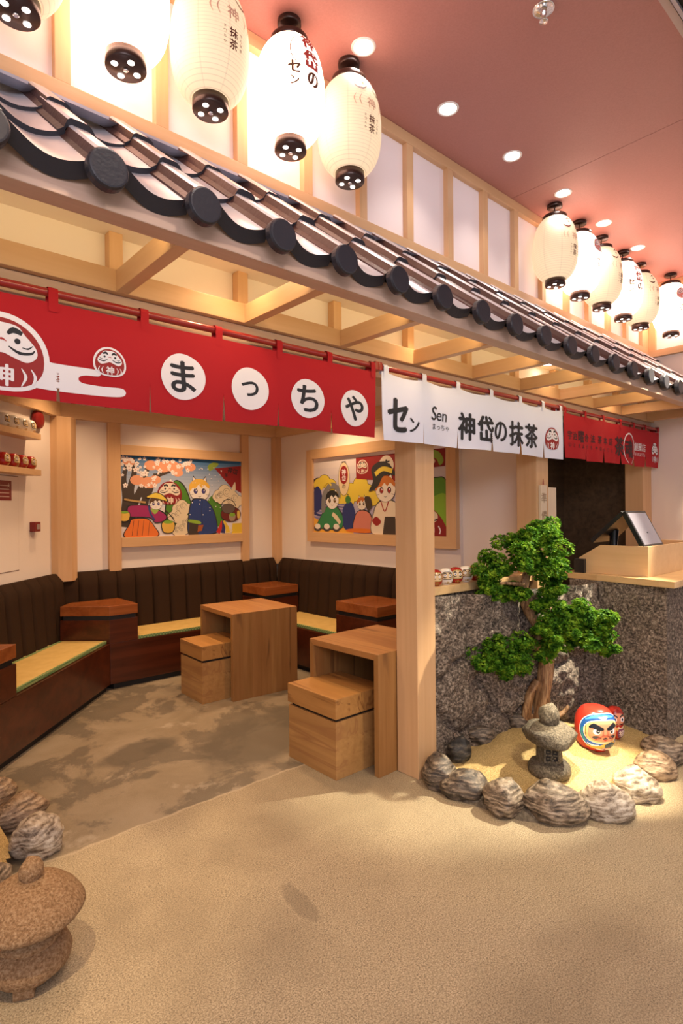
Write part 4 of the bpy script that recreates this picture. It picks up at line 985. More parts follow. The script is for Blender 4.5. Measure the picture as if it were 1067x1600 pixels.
# ------------------------------------------------------------ wall shelves and dolls
GD=(.45,.28,.06)
def dollmesh(r,h,n=20):
    pr=[]
    for i in range(13):
        a=-PI/2+PI*i/12; rr_=math.cos(a)**.62 if math.cos(a)>0 else 0; pr.append((r*max(rr_,0)*(1-.06*math.sin(a)),h/2+h/2*math.copysign(abs(math.sin(a))**.9,math.sin(a))))
    pr[0]=(r*.55,0.0); pr[-1]=(0,h)
    return pr
def small_doll(loc,face,red,label,r=.045,h=.092,group=None):
    t=thing('daruma_doll',label,'doll',loc,0,group,local=True)
    pr=dollmesh(r,h); body=(.36,.015,.012) if red else (.80,.76,.68)
    mb=MB().lathe(pr,24,cap=True); mb.c=[body]*len(mb.f); mb.build('body',glossM,t)
    cv=Canvas(.006)
    f=lambda x,y:(x*r,h*.5+y*h)
    fc=(.72,.52,.28)
    def rect(w0,w1,y0,y1,col,L):
        Q=[]
        for i in range(24):
            a=2*PI*i/24; x=math.copysign(abs(math.cos(a))**.5,math.cos(a)); y=math.copysign(abs(math.sin(a))**.5,math.sin(a))
            Q.append(f((w0+w1)/2+(w1-w0)/2*x,(y0+y1)/2+(y1-y0)/2*y))
        cv.poly(Q,col,L)
    rect(-.86,.86,-.22,.36,(GD if red else (.85,.80,.72)),1); rect(-.78,.78,-.18,.32,BK if not red else (.55,.40,.2),2); rect(-.70,.70,-.14,.28,fc,3)
    for q in (-1,1):
        cv.stroke([f(q*.12,.16),f(q*.35,.23),f(q*.62,.17)],[.03*h,.07*h,.03*h],BK,4); cv.ell(*f(q*.34,.09),r*.17,h*.055,WH,4,n=12); cv.ell(*f(q*.34,.09),r*.07,h*.03,BK,5,n=8)
        cv.stroke([f(q*.15,-.02),f(q*.40,-.05),f(q*.66,.02)],[.02*h,.05*h,.02*h],BK,4)
        cv.stroke([f(q*.25,-.30),f(q*.34,-.38),f(q*.25,-.45)],[.01*h,.04*h,.01*h],GD,4)
    cv.text('福',*f(0,-.36),.16*h,GD,4,.03)
    def rad(z):
        for (r1,z1),(r2,z2) in zip(pr[:-1],pr[1:]):
            if z1<=z<=z2 and z2>z1: return r1+(r2-r1)*(z-z1)/(z2-z1)
        return r*.9
    cv.build('painted_face',lambda u,v,e:((rad(v)+e)*math.cos(face+u/r),(rad(v)+e)*math.sin(face+u/r),v),t,eps=.0003,mat=glossM)
    return t
fL=math.atan2(-nL.y,-nL.x)
def shelf(zb,zt,label):
    t=thing('wall_shelf',label,'shelf',tuple(LW(-1.5,.06,zb))); lbox(MB(),-3.0,-.228,.0005,.125,zb,zt).build('board',beechX,t,bevel=.003)
shelf(2.088,2.135,'upper beech shelf on the left wall holding cream dolls'); shelf(1.800,1.848,'lower beech shelf on the left wall holding red dolls')
pos=['nearest the shelf end','second from the shelf end','third from the shelf end','fourth from the shelf end']
for row,(z,red) in enumerate(((2.135,False),(1.848,True))):
    for i in range(4):
        p=LW(-.285-.118*i,.065,z)
        small_doll(tuple(p),fL+.0,red,('red' if red else 'cream white')+' daruma doll on the '+('lower' if red else 'upper')+' shelf, '+pos[i],.047,.105,'dolls on the wall shelves')
# fire bell, alarm box, notice, hatch
b=thing('fire_bell','round dark red fire bell high on the left wall behind cream dolls','alarm bell',tuple(LW(-.085,.0,2.275)))
mb=MB(); ax=-nL; c0=LW(-.085,0,2.275); sd=dL; up=Vector((0,0,1)); n=32; rings=[]
for r_2,d_ in ((.078,.012),(.078,.028),(.070,.042),(.045,.052),(.012,.055)): rings.append([c0+ax*d_+(sd*math.cos(2*PI*i/n)+up*math.sin(2*PI*i/n))*r_2 for i in range(n)])
for a,b2 in zip(rings[:-1],rings[1:]):
    for i in range(n): mb.add([a[i],a[(i+1)%n],b2[(i+1)%n],b2[i]],[(0,1,2,3)],0,True)
mb.add(rings[-1],[tuple(range(n))]); mb.build('gong',alarmred,b)
mb=MB(); lbox(mb,-.115,-.055,.001,.014,2.245,2.305); mb.build('back_box',blackplastic,b)
b=thing('fire_alarm_box','small red break-glass fire alarm box on the left wall','alarm box',tuple(LW(-.14,.0,1.39)))
lbox(MB(),-.185,-.10,.0005,.045,1.35,1.43).build('case',alarmred,b,bevel=.004)
lbox(MB(),-.158,-.118,.045,.047,1.37,1.412).build('glass',greybtn,b)
n_=thing('wall_notice','dark red notice plate on the left wall below the red dolls','sign',tuple(LW(-.53,.0,1.68)))
lbox(MB(),-.62,-.44,.0005,.006,1.60,1.75).build('plate',noticeM,n_)
cv=Canvas(); 
for i in range(4): cv.poly([(-.60,1.625+.028*i),(-.47,1.625+.028*i),(-.47,1.632+.028*i),(-.60,1.632+.028*i)],(.6,.45,.4),1)
cv.text('火',-.475,1.715,.03,(.8,.7,.6),1,.02)
cv.build('print',lambda u,v,e:tuple(LW(u,.006+e,v)),n_)
hd=lbox(MB(),-1.6,-.345,.0005,.004,1.06,1.785).build('door_1',plaster,kind='structure',bevel=.001)
lbox(MB(),-1.6,-.340,.0002,.0012,1.053,1.792).build('door_gap',plain('groove',(.35,.25,.2),.8),hd)

# ------------------------------------------------------------ counter
A0=Vector((2.595,2.20,0)); A1=Vector((3.945,1.78,0)); cdir=(A1-A0).normalized(); cn=Vector((cdir.y,-cdir.x,0))
def fbm(p,s,o=4): 
    return noise.fractal(Vector(p)*s,1.0,2.0,o)
def rockwall():
    mb=MB(); Lw=(A1-A0).length
    cells=[Vector((.12,0,.75)),Vector((.5,0,.80)),Vector((.95,0,.72)),Vector((.25,0,.35)),Vector((.62,0,.42)),Vector((1.05,0,.30)),Vector((1.32,0,.75)),Vector((.1,0,.08)),Vector((.8,0,.02)),Vector((1.35,0,.3)),Vector((.42,0,.1))]
    def fn(u,v):
        p=Vector((u*Lw,0,v*.99)); q=p+Vector((fbm(p,3),0,fbm(p+Vector((9,1,2)),3)))*.06
        ds=sorted(((q-c).length,i) for i,c in enumerate(cells)); e=min(1,(ds[1][0]-ds[0][0])/.10)
        d=.035+.06*math.sqrt(e)+.03*fbm(p,4)+.012*fbm(p,16)+.012*(ds[0][1]%3)
        if u>.97: d*=max(0,(1-u)/.03)
        return A0+cdir*(u*Lw)+cn*(d-.05)+Vector((0,0,v*.99))
    mb.grid(fn,110,80); return mb
cb=thing('stone_counter','rough granite service counter with a beech top','counter',(4.4,1.8,0))
rockwall().build('boulder_face',graniteM,cb)
def face2(u,v):
    P0=Vector((3.945,1.78,0)); P1=Vector((3.925,1.345,0)); p=P0.lerp(P1,u)+Vector((0,0,v*.995)); d=.012*fbm(p,5)+.007*fbm(p,22)
    if v>.95: d-=.012
    return p+Vector((-1,0,0))*d*(1 if .02<u<.98 else 0)
MB().grid(face2,50,80).build('side_face',graniteM,cb)
def face3(u,v):
    p=Vector((3.925,1.345,0)).lerp(Vector((XR-.003,1.345,0)),u)+Vector((0,0,v*.995)); d=.012*fbm(p,5)+.007*fbm(p,22)
    return p+Vector((0,-1,0))*d*(1 if u>.01 else 0)
MB().grid(face3,120,70).build('front_face',graniteM,cb)
MB().prism([(3.889,1.286),(XR-.003,1.286),(XR-.003,2.06),(3.99,2.06),(3.955,1.75)],.9975,1.04).build('worktop',counterM,cb,bevel=.003)
MB().prism([(3.96,1.36),(XR-.01,1.36),(XR-.01,2.0),(3.97,2.0),(3.96,1.8)],.01,.997).build('core',graniteM,cb)
lg=thing('ledge','narrow beech ledge on the boulder wall carrying small dolls','ledge',(3.2,2.2,.99))
MB().prism([(2.592,2.170),(3.93,2.13),(3.93,2.265),(2.592,2.265)],.992,1.04).build('board',counterM,lg,bevel=.002)
MB().prism([(2.60,2.20),(3.925,2.16),(3.925,2.262),(2.60,2.262)],.0,.992).build('support',graniteM,lg)
for i,(x,y,red) in enumerate(((2.730,2.222,True),(2.832,2.222,False),(2.934,2.222,True),(3.036,2.222,False),(3.138,2.218,True),(3.46,2.212,True))):
    lab=['red daruma doll on the granite ledge, nearest the beech post','white daruma doll on the ledge, second from the post','red daruma doll on the ledge between two white ones','white daruma doll on the ledge, partly behind the foliage','red daruma doll on the ledge glimpsed just left of the foliage','red daruma doll on the ledge seen through the bonsai'][i]
    small_doll((x,y,1.04),math.atan2(-y,-x)+.30,red,lab,.046,.098,'small dolls on the granite ledge')
# POS box and terminals
pb=thing('terminal_box','beech box with sloping end on the counter around the till','box',(4.3,1.7,1.04))
T=.018
def sidepoly(x0,x1,nm):
    pts=[(1.487,1.0405),(1.487,1.242),(1.80,1.242),(1.955,1.145),(1.955,1.0405)]
    n=5; vs=[(x0,a,b2) for a,b2 in pts]+[(x1,a,b2) for a,b2 in pts]
    MB().add(vs,[tuple(range(n)),tuple(range(2*n-1,n-1,-1))]+[(i,n+i,n+(i+1)%n,(i+1)%n) for i in range(n)]).build(nm,posboxM,pb,bevel=.001)
sidepoly(4.02,4.02+T,'side'); sidepoly(4.95,4.95+T,'side')
MB().box(4.038,1.487,1.0405,4.95,1.505,1.242).build('front',posboxM,pb,bevel=.001)
MB().box(4.038,1.937,1.0405,4.95,1.955,1.145).build('back',posboxM,pb,bevel=.001)
MB().box(3.985,1.90,1.042,4.018,1.975,1.14).build('cable_cover',blackplastic,pb,bevel=.003)
MB().box(4.038,1.505,1.0405,4.95,1.937,1.05).build('bottom',posboxM,pb)
def screen(label,x0,x1,yb,zb,yt,zt,face_y):
    t=thing('till_screen',label,'screen',((x0+x1)/2,(yb+yt)/2,zb))
    a=Vector((0,yt-yb,zt-zb)); nn=Vector((0,a.z,-a.y)).normalized()*(1 if face_y>0 else -1)
    o=Vector((x0,yb,zb)); 
    MB().obox(o,(x1-x0,0,0),a,-nn*.030).build('casing',blackplastic,t,bevel=.003)
    b_=.018; an_=a.normalized()
    MB().obox(o+Vector((b_,0,0))+an_*b_+nn*.0003,(x1-x0-2*b_,0,0),an_*(a.length-2*b_),nn*.001).build('display',screenM,t)
    MB().tube([o+Vector(((x1-x0)/2,0,0))+an_*.12-nn*.02,Vector(((x0+x1)/2,(yb+.08*(1 if face_y<0 else -1)),1.08)),Vector(((x0+x1)/2,yb+.10*(1 if face_y<0 else -1),1.055))],[.03,.026,.04],10).build('stand',blackplastic,t)
    return t
screen('till touch screen facing the customer over the beech box front',4.045,4.385,1.515,1.235,1.640,1.478,-1)
screen('black till screen seen edge-on, leaning the other way',4.045,4.385,1.885,1.275,1.668,1.478,1)
# hanging board
hb=thing('hanging_board','narrow pale wooden board with carved characters on the post','sign',(3.80,YF-.01,1.45),)
MB().box(3.735,2.085,1.25,3.815,2.1045,1.665).build('board',paleboard,hb,bevel=.003)
MB().tube([(3.77,2.09,1.67),(3.775,2.09,1.71),(3.78,2.09,1.67)],.0025,6).build('cord',redrod,hb)
cv=Canvas(); 
for i,ch in enumerate('準備中'): cv.text(ch,3.775,1.575-.125*i,.07,(.28,.17,.09),1,.01)
cv.build('print',lambda u,v,e:(u,2.085-e,v),hb)
bb=thing('pale_board','plain pale wooden board on the ledge behind the hanging sign','board',(3.97,2.15,1.05))
MB().box(3.879,2.13,1.0405,4.035,2.155,1.655).build('panel',paleboard,bb,bevel=.003)

# ------------------------------------------------------------ rocks
def rock(name,label,c,size,seed,mat,rot=0,detail=4,group=None,rough=.16,parent=None):
    bm=bmesh.new(); bmesh.ops.create_icosphere(bm,subdivisions=detail,radius=1)
    rnd=random.Random(seed); o1=Vector((rnd.uniform(0,50),rnd.uniform(0,50),rnd.uniform(0,50)))
    tz=rnd.uniform(-.35,.35)
    for v in bm.verts:
        p=v.co.normalized(); d=1+rough*1.3*noise.fractal(p*1.1+o1,1,2,3)+rough*.35*noise.noise(p*4+o1)
        # flat facets
        for q in range(3):
            rr2=random.Random(seed*9+q); n_=Vector((rr2.uniform(-1,1),rr2.uniform(-1,1),rr2.uniform(-.2,1))).normalized(); h=.80+.1*rr2.random()
            k=(p*d).dot(n_)
            if k>h: p2=p*d-n_*(k-h)*.75; d=p2.length; p=p2.normalized()
        lay=math.sin((p.z*7+p.x*tz*8+noise.noise(p*2+o1)*2.5))*.018+noise.fractal(p*6+o1,1,2,3)*.03*rough/.16
        v.co=p*(d+lay)
    for v in bm.verts:
        v.co=Vector((v.co.x*size[0],v.co.y*size[1],v.co.z*size[2]))
        if v.co.z<-size[2]*.6: v.co.z=-size[2]*.6+(v.co.z+size[2]*.6)*.1
    for f in bm.faces: f.smooth=True
    mz=min(v.co.z for v in bm.verts)
    for v in bm.verts: v.co.z-=mz
    me=bpy.data.meshes.new(name); bm.to_mesh(me); bm.free(); me.materials.append(mat)
    o=bpy.data.objects.new(name,me); C.objects.link(o); o.location=c; o.rotation_euler=(0,0,rot); o['label']=label; o['category']='stone'
    if group: o['group']=group
    if parent: o.parent=parent
    return o
def back(x,y,r):  # centre of a stone whose near foot is at x,y as seen from the entrance
    l=math.hypot(x,y); return (x+x/l*r,y+y/l*r)
GR='stones ringing the sand garden'
RT=[('speckled grey-brown stone against the beech post foot',(2.405,1.942),(.088,.10,.105),rkDark,11,.0),
('large dark ridged stone second from the post',(2.40,1.77),(.128,.11,.085),rkDark,12,.0),
('streaked brown stone standing on edge, third from the post',(2.426,1.56),(.098,.11,.095),rkGrey,13,.0),
('largest ring stone, brown-grey, at the front of the sand',(2.517,1.350),(.160,.125,.100),rkGrey,14,.0),
('pale grey layered stone right of the largest one',(2.732,1.211),(.130,.115,.098),rkPale,15,.0),
('pale cream boulder in the spotlight, front right of the sand',(3.035,1.190),(.112,.12,.095),rkPale,16,.0),
('tan and pinkish stone beside the counter corner',(3.353,1.212),(.108,.10,.085),rkTan,17,.0),
('swirled grey stone at the foot of the counter corner',(3.60,1.262),(.120,.11,.085),rkGrey,18,.0),
('grey stone at the right photo edge below the counter',(3.74,1.14),(.09,.08,.075),rkGrey,19,.0),
('shiny black stone with a white vein behind the post-side stone',(2.66,2.00),(.065,.06,.085),rkBlack,20,.05),
('dark round stone at the back of the sand near the granite',(2.90,2.02),(.09,.07,.075),rkDark,21,.07),
('small dark stone at the back, between two bigger ones',(3.09,2.00),(.066,.05,.045),rkDark,22,.09),
('dark grey stone left of the bonsai roots',(3.18,1.94),(.065,.06,.075),rkDark,23,.10),
('low dark stone behind the bonsai roots and the big doll',(3.62,1.72),(.12,.06,.07),rkDark,24,.06)]
for i,(lab,(x,y),sz,mt,sd,zz) in enumerate(RT):
    cx,cy=back(x,y,sz[0]*.85); rock('garden_stone',lab,(cx,cy,zz-.004),sz,sd,mt,rot=math.atan2(-x,y)*1.0+(.0 if i%2 else .15),group=GR)
# mortar bed + sand
ring=[(2.56,2.12),(2.46,2.0),(2.45,1.85),(2.47,1.70),(2.50,1.55),(2.57,1.42),(2.72,1.32),(2.95,1.27),(3.2,1.27),(3.45,1.30),(3.7,1.33),(3.9,1.37),(3.93,1.78),(3.4,1.95),(2.9,2.1)]
bed=cr(ring,4,True)
def inside_dist(x,y,poly):
    best=9; ins=False; n=len(poly)
    for i in range(n):
        x1,y1=poly[i]; x2,y2=poly[(i+1)%n]
        if (y1>y)!=(y2>y) and x<(x2-x1)*(y-y1)/(y2-y1)+x1: ins=not ins
        dx,dy=x2-x1,y2-y1; t_=max(0,min(1,((x-x1)*dx+(y-y1)*dy)/(dx*dx+dy*dy+1e-12))); best=min(best,math.hypot(x-x1-t_*dx,y-y1-t_*dy))
    return best if ins else -best
mbb=MB(); N=70; X0,X1,Y0,Y1=2.33,3.98,1.12,2.22; H_={}
for i in range(N+1):
    for j in range(N+1):
        x=X0+(X1-X0)*i/N; y=Y0+(Y1-Y0)*j/N; d=inside_dist(x,y,bed)
        q=min(1,max(0,(d+.06)/.10)); z=-.02+.062*math.sin(q*PI/2)+.012*fbm((x,y,0),9)
        H_[i,j]=(x,y,z)
vs=[H_[i,j] for i in range(N+1) for j in range(N+1)]
mbb.add(vs,[(i*(N+1)+j,(i+1)*(N+1)+j,(i+1)*(N+1)+j+1,i*(N+1)+j+1) for i in range(N) for j in range(N) if max(H_[a,b2][2] for a,b2 in ((i,j),(i+1,j),(i+1,j+1),(i,j+1)))>-.012],0,True)
mbb.build('mortar_bed',mortarM,None,loc=(3.1,1.7,0),label='low mortar bed under the stones of the right sand garden',category='garden bed')
def sandz(x,y):
    d=inside_dist(x,y,bed)
    m_=.045+.115*math.exp(-(((x-3.22)/.42)**2+((y-1.84)/.30)**2))+.02*math.exp(-(((x-3.55)/.3)**2+((y-1.6)/.2)**2))
    return (m_+.012*fbm((x,y,3),7)+.004*fbm((x,y,5),30)) if d>.0 else m_*0-.03
mbb=MB(); N=110
vs=[]; ok={}
for i in range(N+1):
    for j in range(N+1):
        x=X0+(X1-X0)*i/N; y=Y0+(Y1-Y0)*j/N; d=inside_dist(x,y,bed); ok[i,j]=d>.02; vs.append((x,y,sandz(x,y)))
mbb.add(vs,[(i*(N+1)+j,(i+1)*(N+1)+j,(i+1)*(N+1)+j+1,i*(N+1)+j+1) for i in range(N) for j in range(N) if ok[i,j] and ok[i+1,j+1] and ok[i+1,j] and ok[i,j+1]],0,True)
sd=mbb.build('yellow_sand',sandM,None,loc=(3.1,1.7,0),kind='stuff',label='coarse yellow sand heaped inside the stone ring under the bonsai',category='sand')

# ------------------------------------------------------------ stone lanterns
def wob(mb,amp,seed,s=14):
    for i,p in enumerate(mb.v):
        v=Vector(p); n_=noise.noise_vector(v*s+Vector((seed,seed,seed))); mb.v[i]=tuple(v+n_*amp)
    return mb
Lx,Ly=2.90,1.585; lz=sandz(Lx,Ly)-.012
sl_=thing('stone_lantern','small grey stone lantern standing on the sand before the bonsai','stone lantern',(Lx,Ly,lz),0,local=True)
wob(MB().lathe([(.0,0),(.098,0),(.112,.02),(.110,.05),(.092,.072),(.07,.080),(0,.081)],32,cap=False),.005,1).build('base',carvedGrey,sl_)
fire=wob(MB().lathe([(.066,.075),(.070,.085),(.068,.13),(.066,.175),(.062,.185)],28,cap=True),.003,2)
fire.build('light_box',carvedGrey,sl_)
ang=math.atan2(-Ly,-Lx)+.18
ca,sa=math.cos(ang),math.sin(ang)
def lbx(mb,d0,d1,w0,w1,z0,z1): return mb.obox((ca*d0-sa*w0,sa*d0+ca*w0,z0),(ca*(d1-d0),sa*(d1-d0),0),(-sa*(w1-w0),ca*(w1-w0),0),(0,0,z1-z0))
mb=MB(); lbx(mb,.055,.076,-.040,-.030,.092,.172); lbx(mb,.055,.076,.030,.040,.092,.172); lbx(mb,.055,.076,-.03,.03,.092,.102); lbx(mb,.055,.076,-.03,.03,.162,.172); lbx(mb,.055,.074,-.004,.004,.102,.162); lbx(mb,.055,.074,-.03,.03,.128,.136)
for q,(a,b2) in enumerate(((-.018,.115),(.016,.118),(-.016,.148),(.018,.147))): lbx(mb,.055,.074,a-.006,a+.006,b2-.003,b2+.003)
mb.build('window_grille',carvedGrey,sl_)
mb=MB(); lbx(mb,.05,.068,-.031,.031,.10,.165); mb.build('window_opening',blackM,sl_)
cap=rock('roof_stone','',(0,0,.178),(.148,.135,.066),31,rkTan,rot=.9,rough=.10,parent=sl_); del cap['label'],cap['category']
cap.data.materials.clear(); cap.data.materials.append(carvedGrey)
fn_=rock('finial','',(.0,.0,.272),(.055,.055,.072),33,carvedGrey,rough=.06,parent=sl_); del fn_['label'],fn_['category']
# left stone lantern
gx,gy=.475,2.075
ll=thing('stone_lantern','tan mushroom-shaped stone lantern at the lower left corner','stone lantern',(gx,gy,0),0,local=True)
mb=wob(MB().lathe([(.05,.018),(.095,.022),(.122,.048),(.126,.075),(.112,.105),(.085,.125),(.07,.128)],40,cap=True),.003,3); mb.build('base',carvedTan,ll)
for a in (.1,2.2,4.3): 
    c_,s_=math.cos(a),math.sin(a); MB().obox((c_*.06-s_*-.03,s_*.06+c_*-.03,0),(c_*.042,s_*.042,0),(-s_*.06,c_*.06,0),(0,0,.035)).build('foot',carvedTan,ll,bevel=.004,world=False)
wob(MB().lathe([(.088,.118),(.096,.128),(.092,.140),(.076,.146),(.074,.185),(.066,.20)],36,cap=True),.002,4).build('light_box',carvedTan,ll)
mb=MB()
for a in (-2.3,-1.35,-.4,2.6):
    c_,s_=math.cos(a),math.sin(a); mb.obox((c_*.068-s_*-.02,s_*.068+c_*-.02,.150),(c_*.009,s_*.009,0),(-s_*.036,c_*.036,0),(0,0,.036))
mb.build('window_opening',blackM,ll)
wob(MB().lathe([(.05,.188),(.135,.196),(.160,.203),(.168,.213),(.164,.226),(.148,.250),(.120,.278),(.085,.302),(.045,.316),(0,.320)],48,cap=False),.0022,6,20).build('cap',carvedTan,ll)
f2=rock('finial','',(.006,0,.312),(.037,.036,.043),41,carvedTan,rough=.06,parent=ll); del f2['label'],f2['category']
# left garden stones
LG=[('brown cracked stone at the left photo edge below the bench',(.60,3.32),(.12,.10,.085),rkTan,51,.3),
('long tan ridged stone behind the pale one, lower left',(.66,3.03),(.135,.10,.085),rkTan,52,.6),
('whitish stone with grey marks behind the left lantern',(.66,2.74),(.10,.115,.095),rkPale,53,.4),
('dull grey stone beside the left lantern cap',(.38,2.50),(.13,.12,.10),rkGrey,54,.0)]
for lab,(x,y),sz,mt,sd_,r_o in LG:
    cx,cy=back(x,y,sz[0]*.8); rock('garden_stone',lab,(cx,cy,-.004),sz,sd_,mt,rot=r_o,group='stones of the left sand garden')
ringL=[(-.3,2.3),(.3,2.45),(.55,2.70),(.60,3.0),(.55,3.35),(.3,3.45),(-.3,3.3)]
bedL=cr(ringL,4,True); mbb=MB(); N=50; vs=[]; ok={}
for i in range(N+1):
    for j in range(N+1):
        x=-.3+1.0*i/N; y=2.25+1.3*j/N; d=inside_dist(x,y,bedL); ok[i,j]=d>0; vs.append((x,y,.05+.04*min(1,max(d,0)/.2)+.012*fbm((x,y,1),9)))
mbb.add(vs,[(i*(N+1)+j,(i+1)*(N+1)+j,(i+1)*(N+1)+j+1,i*(N+1)+j+1) for i in range(N) for j in range(N) if ok[i,j] and ok[i+1,j+1] and ok[i+1,j] and ok[i,j+1]],0,True)
mbb.build('yellow_sand',sandM,None,loc=(.3,2.9,0),kind='stuff',label='patch of yellow sand between stones at the left photo edge',category='sand')

# ------------------------------------------------------------ big dolls in the garden
def big_doll(name,label,x,y,r,h,face,small=False):
    z=sandz(x,y)-.006
    t=thing(name,label,'doll',(x,y,z),0,None,local=True)
    pr=[]
    N_=18
    for i in range(N_+1):
        a=-PI/2+PI*i/N_; cr_=max(0,math.cos(a))
        rr_=cr_**.55; z_=math.copysign(abs(math.sin(a))**.85,math.sin(a)); waist=1-(.14*math.exp(-((z_+.12)/.22)**2) if small else .05*math.exp(-((z_+.35)/.2)**2))
        pr.append((r*rr_*(1-.03*z_)*waist,h/2+h/2*z_))
    pr[0]=(r*.55,0); pr[-1]=(0,h)
    mb=MB().lathe(pr,44,cap=True); mb.c=[(.50,.035,.02)]*len(mb.f); mb.build('body',glossM,t)
    def rad(z):
        for (r1,z1),(r2,z2) in zip(pr[:-1],pr[1:]):
            if z1<=z<=z2 and z2>z1: return r1+(r2-r1)*(z-z1)/(z2-z1)
        return r*.3
    cv=Canvas(.012); f=lambda x,y:(x*r,h*.5+y*h)
    def ov(w_,y0,y1,col,L,n=36,pw=.75,dx=0):
        Q=[]
        for i in range(n):
            a=2*PI*i/n; xx=math.copysign(abs(math.cos(a))**pw,math.cos(a)); yy=math.copysign(abs(math.sin(a))**pw,math.sin(a)); Q.append(f(dx+w_*xx,(y0+y1)/2+(y1-y0)/2*yy))
        cv.poly(Q,col,L)
    BL=(.02,.10,.36); FL=(.72,.30,.17); CR2=(.80,.62,.40)
    if not small:
        ov(1.30,-.36,.43,WH,1); ov(1.26,-.345,.415,BL,2); ov(1.06,-.24,.30,WH,3); ov(1.02,-.225,.285,(.78,.55,.22),4); ov(.84,-.19,.22,FL,5)
        cv.stroke([f(-1.1,.1),f(-1.14,-.05),f(-1.0,-.22)],[.01,.012,.01],(.03,.28,.30),3); cv.stroke([f(-1.0,.28),f(-.5,.36),f(.1,.37),f(.8,.33)],[.004,.016,.016,.004],(.08,.35,.65),3)
        cv.stroke([f(-.3,.35),f(.0,.33),f(.25,.36)],[.004,.02,.004],WH,4); cv.stroke([f(-.9,-.24),f(-.6,-.29),f(-.3,-.27)],[.003,.012,.004],WH,4)
        # lower sash
        cv.stroke([f(-1.0,-.30),f(-.4,-.335),f(.1,-.27),f(.7,-.235)],[.004,.02,.026,.01],(.70,.42,.08),6)
        cv.stroke([f(.0,-.30),f(.4,-.28),f(.7,-.31)],[.02,.035,.01],(.03,.06,.09),7); cv.stroke([f(-.5,-.36),f(0,-.39),f(.6,-.37)],[.003,.008,.003],WH,7)
        for q in range(5): cv.stroke([f(-1.0+q*.5,-.37),f(-.9+q*.48,-.43)],[.006,.004],(.14,.01,.01),7,smooth=False)
        for q in range(12): 
            for s_ in (-1,1): cv.ell(*f(s_*(.93),-.14+.032*q),.0032,.003,(.06,.03,.02),6,n=8)
        for s_ in (-1,1):
            cv.stroke([f(s_*.78,.13),f(s_*.55,.165),f(s_*.30,.125),f(s_*.08,.10)],[.006,.030,.026,.012],BK,7)
            cv.ell(*f(s_*.42,.045),r*.165,h*.072,WH,6); cv.ell(*f(s_*.36,.05),r*.085,h*.045,BK,7); cv.ell(*f(s_*.35,.06),r*.025,h*.012,WH,8,n=8)
            cv.ell(*f(s_*.42,-.09),r*.22,h*.038,(.05,.045,.06),7); cv.stroke([f(s_*.12,-.05),f(s_*.30,-.09),f(s_*.5,-.15)],[.006,.008,.004],(.45,.08,.05),7)
        cv.stroke([f(-.10,.06),f(-.12,-.03),f(0,-.06),f(.12,-.03),f(.10,.06)],[.005,.01,.014,.01,.005],(.55,.14,.08),7)
        cv.stroke([f(-.12,-.125),f(0,-.105),f(.12,-.125)],[.004,.010,.004],BK,8); cv.stroke([f(-.07,-.145),f(0,-.155),f(.07,-.145)],[.003,.01,.003],(.55,.03,.03),8)
        cv.blob([f(-.75,-.15),f(-.4,-.205),f(0,-.195),f(.4,-.205),f(.75,-.15),f(.6,-.19),f(0,-.225),f(-.6,-.19)],CR2,6,3)
    else:
        ov(1.0,.0,.36,FL,2); cv.stroke([f(-.9,.32),f(0,.42),f(.9,.32)],[.01,.02,.01],(.30,.015,.01),3)
        for s_ in (-1,1):
            cv.ell(*f(s_*.45,.17),r*.26,h*.075,WH,3); cv.ell(*f(s_*.42,.17),r*.13,h*.04,BK,4); cv.stroke([f(s_*.85,.27),f(s_*.5,.30),f(s_*.1,.24)],[.003,.010,.004],BK,4)
            cv.stroke([f(s_*.05,.04),f(s_*.4,.02),f(s_*.7,.05)],[.003,.008,.003],BK,4)
        cv.blob([f(-.9,-.02),f(-.3,-.09),f(0,-.05),f(.3,-.09),f(.9,-.02),f(.5,-.16),f(0,-.12),f(-.5,-.16)],CR2,3,3)
        cv.stroke([f(-.3,-.1),f(0,-.2),f(.0,-.4)],.012,(.75,.45,.1),3); ov(.5,-.42,-.12,(.20,.06,.12),4,dx=.35); cv.text('福',*f(.35,-.27),.2*h,(.75,.6,.5),5,.03)
        for s_ in (-1,1): cv.stroke([f(s_*.8,-.15),f(s_*.75,-.38)],[.006,.004],WH,4,smooth=False)
    cv.build('painted_face',lambda u,v,e:((rad(v)+e+.0016)*math.cos(face+u/r),(rad(v)+e+.0016)*math.sin(face+u/r),v),t,eps=.0003,mat=glossM)
    return t
big_doll('daruma_doll','large red and blue daruma doll with fierce brows on the sand',3.352,1.543,.113,.250,math.atan2(-1.58,-3.335)+.50)
big_doll('daruma_doll','smaller slim red daruma doll right behind the large one',3.625,1.545,.056,.195,math.atan2(-1.58,-3.6)+.45,True)

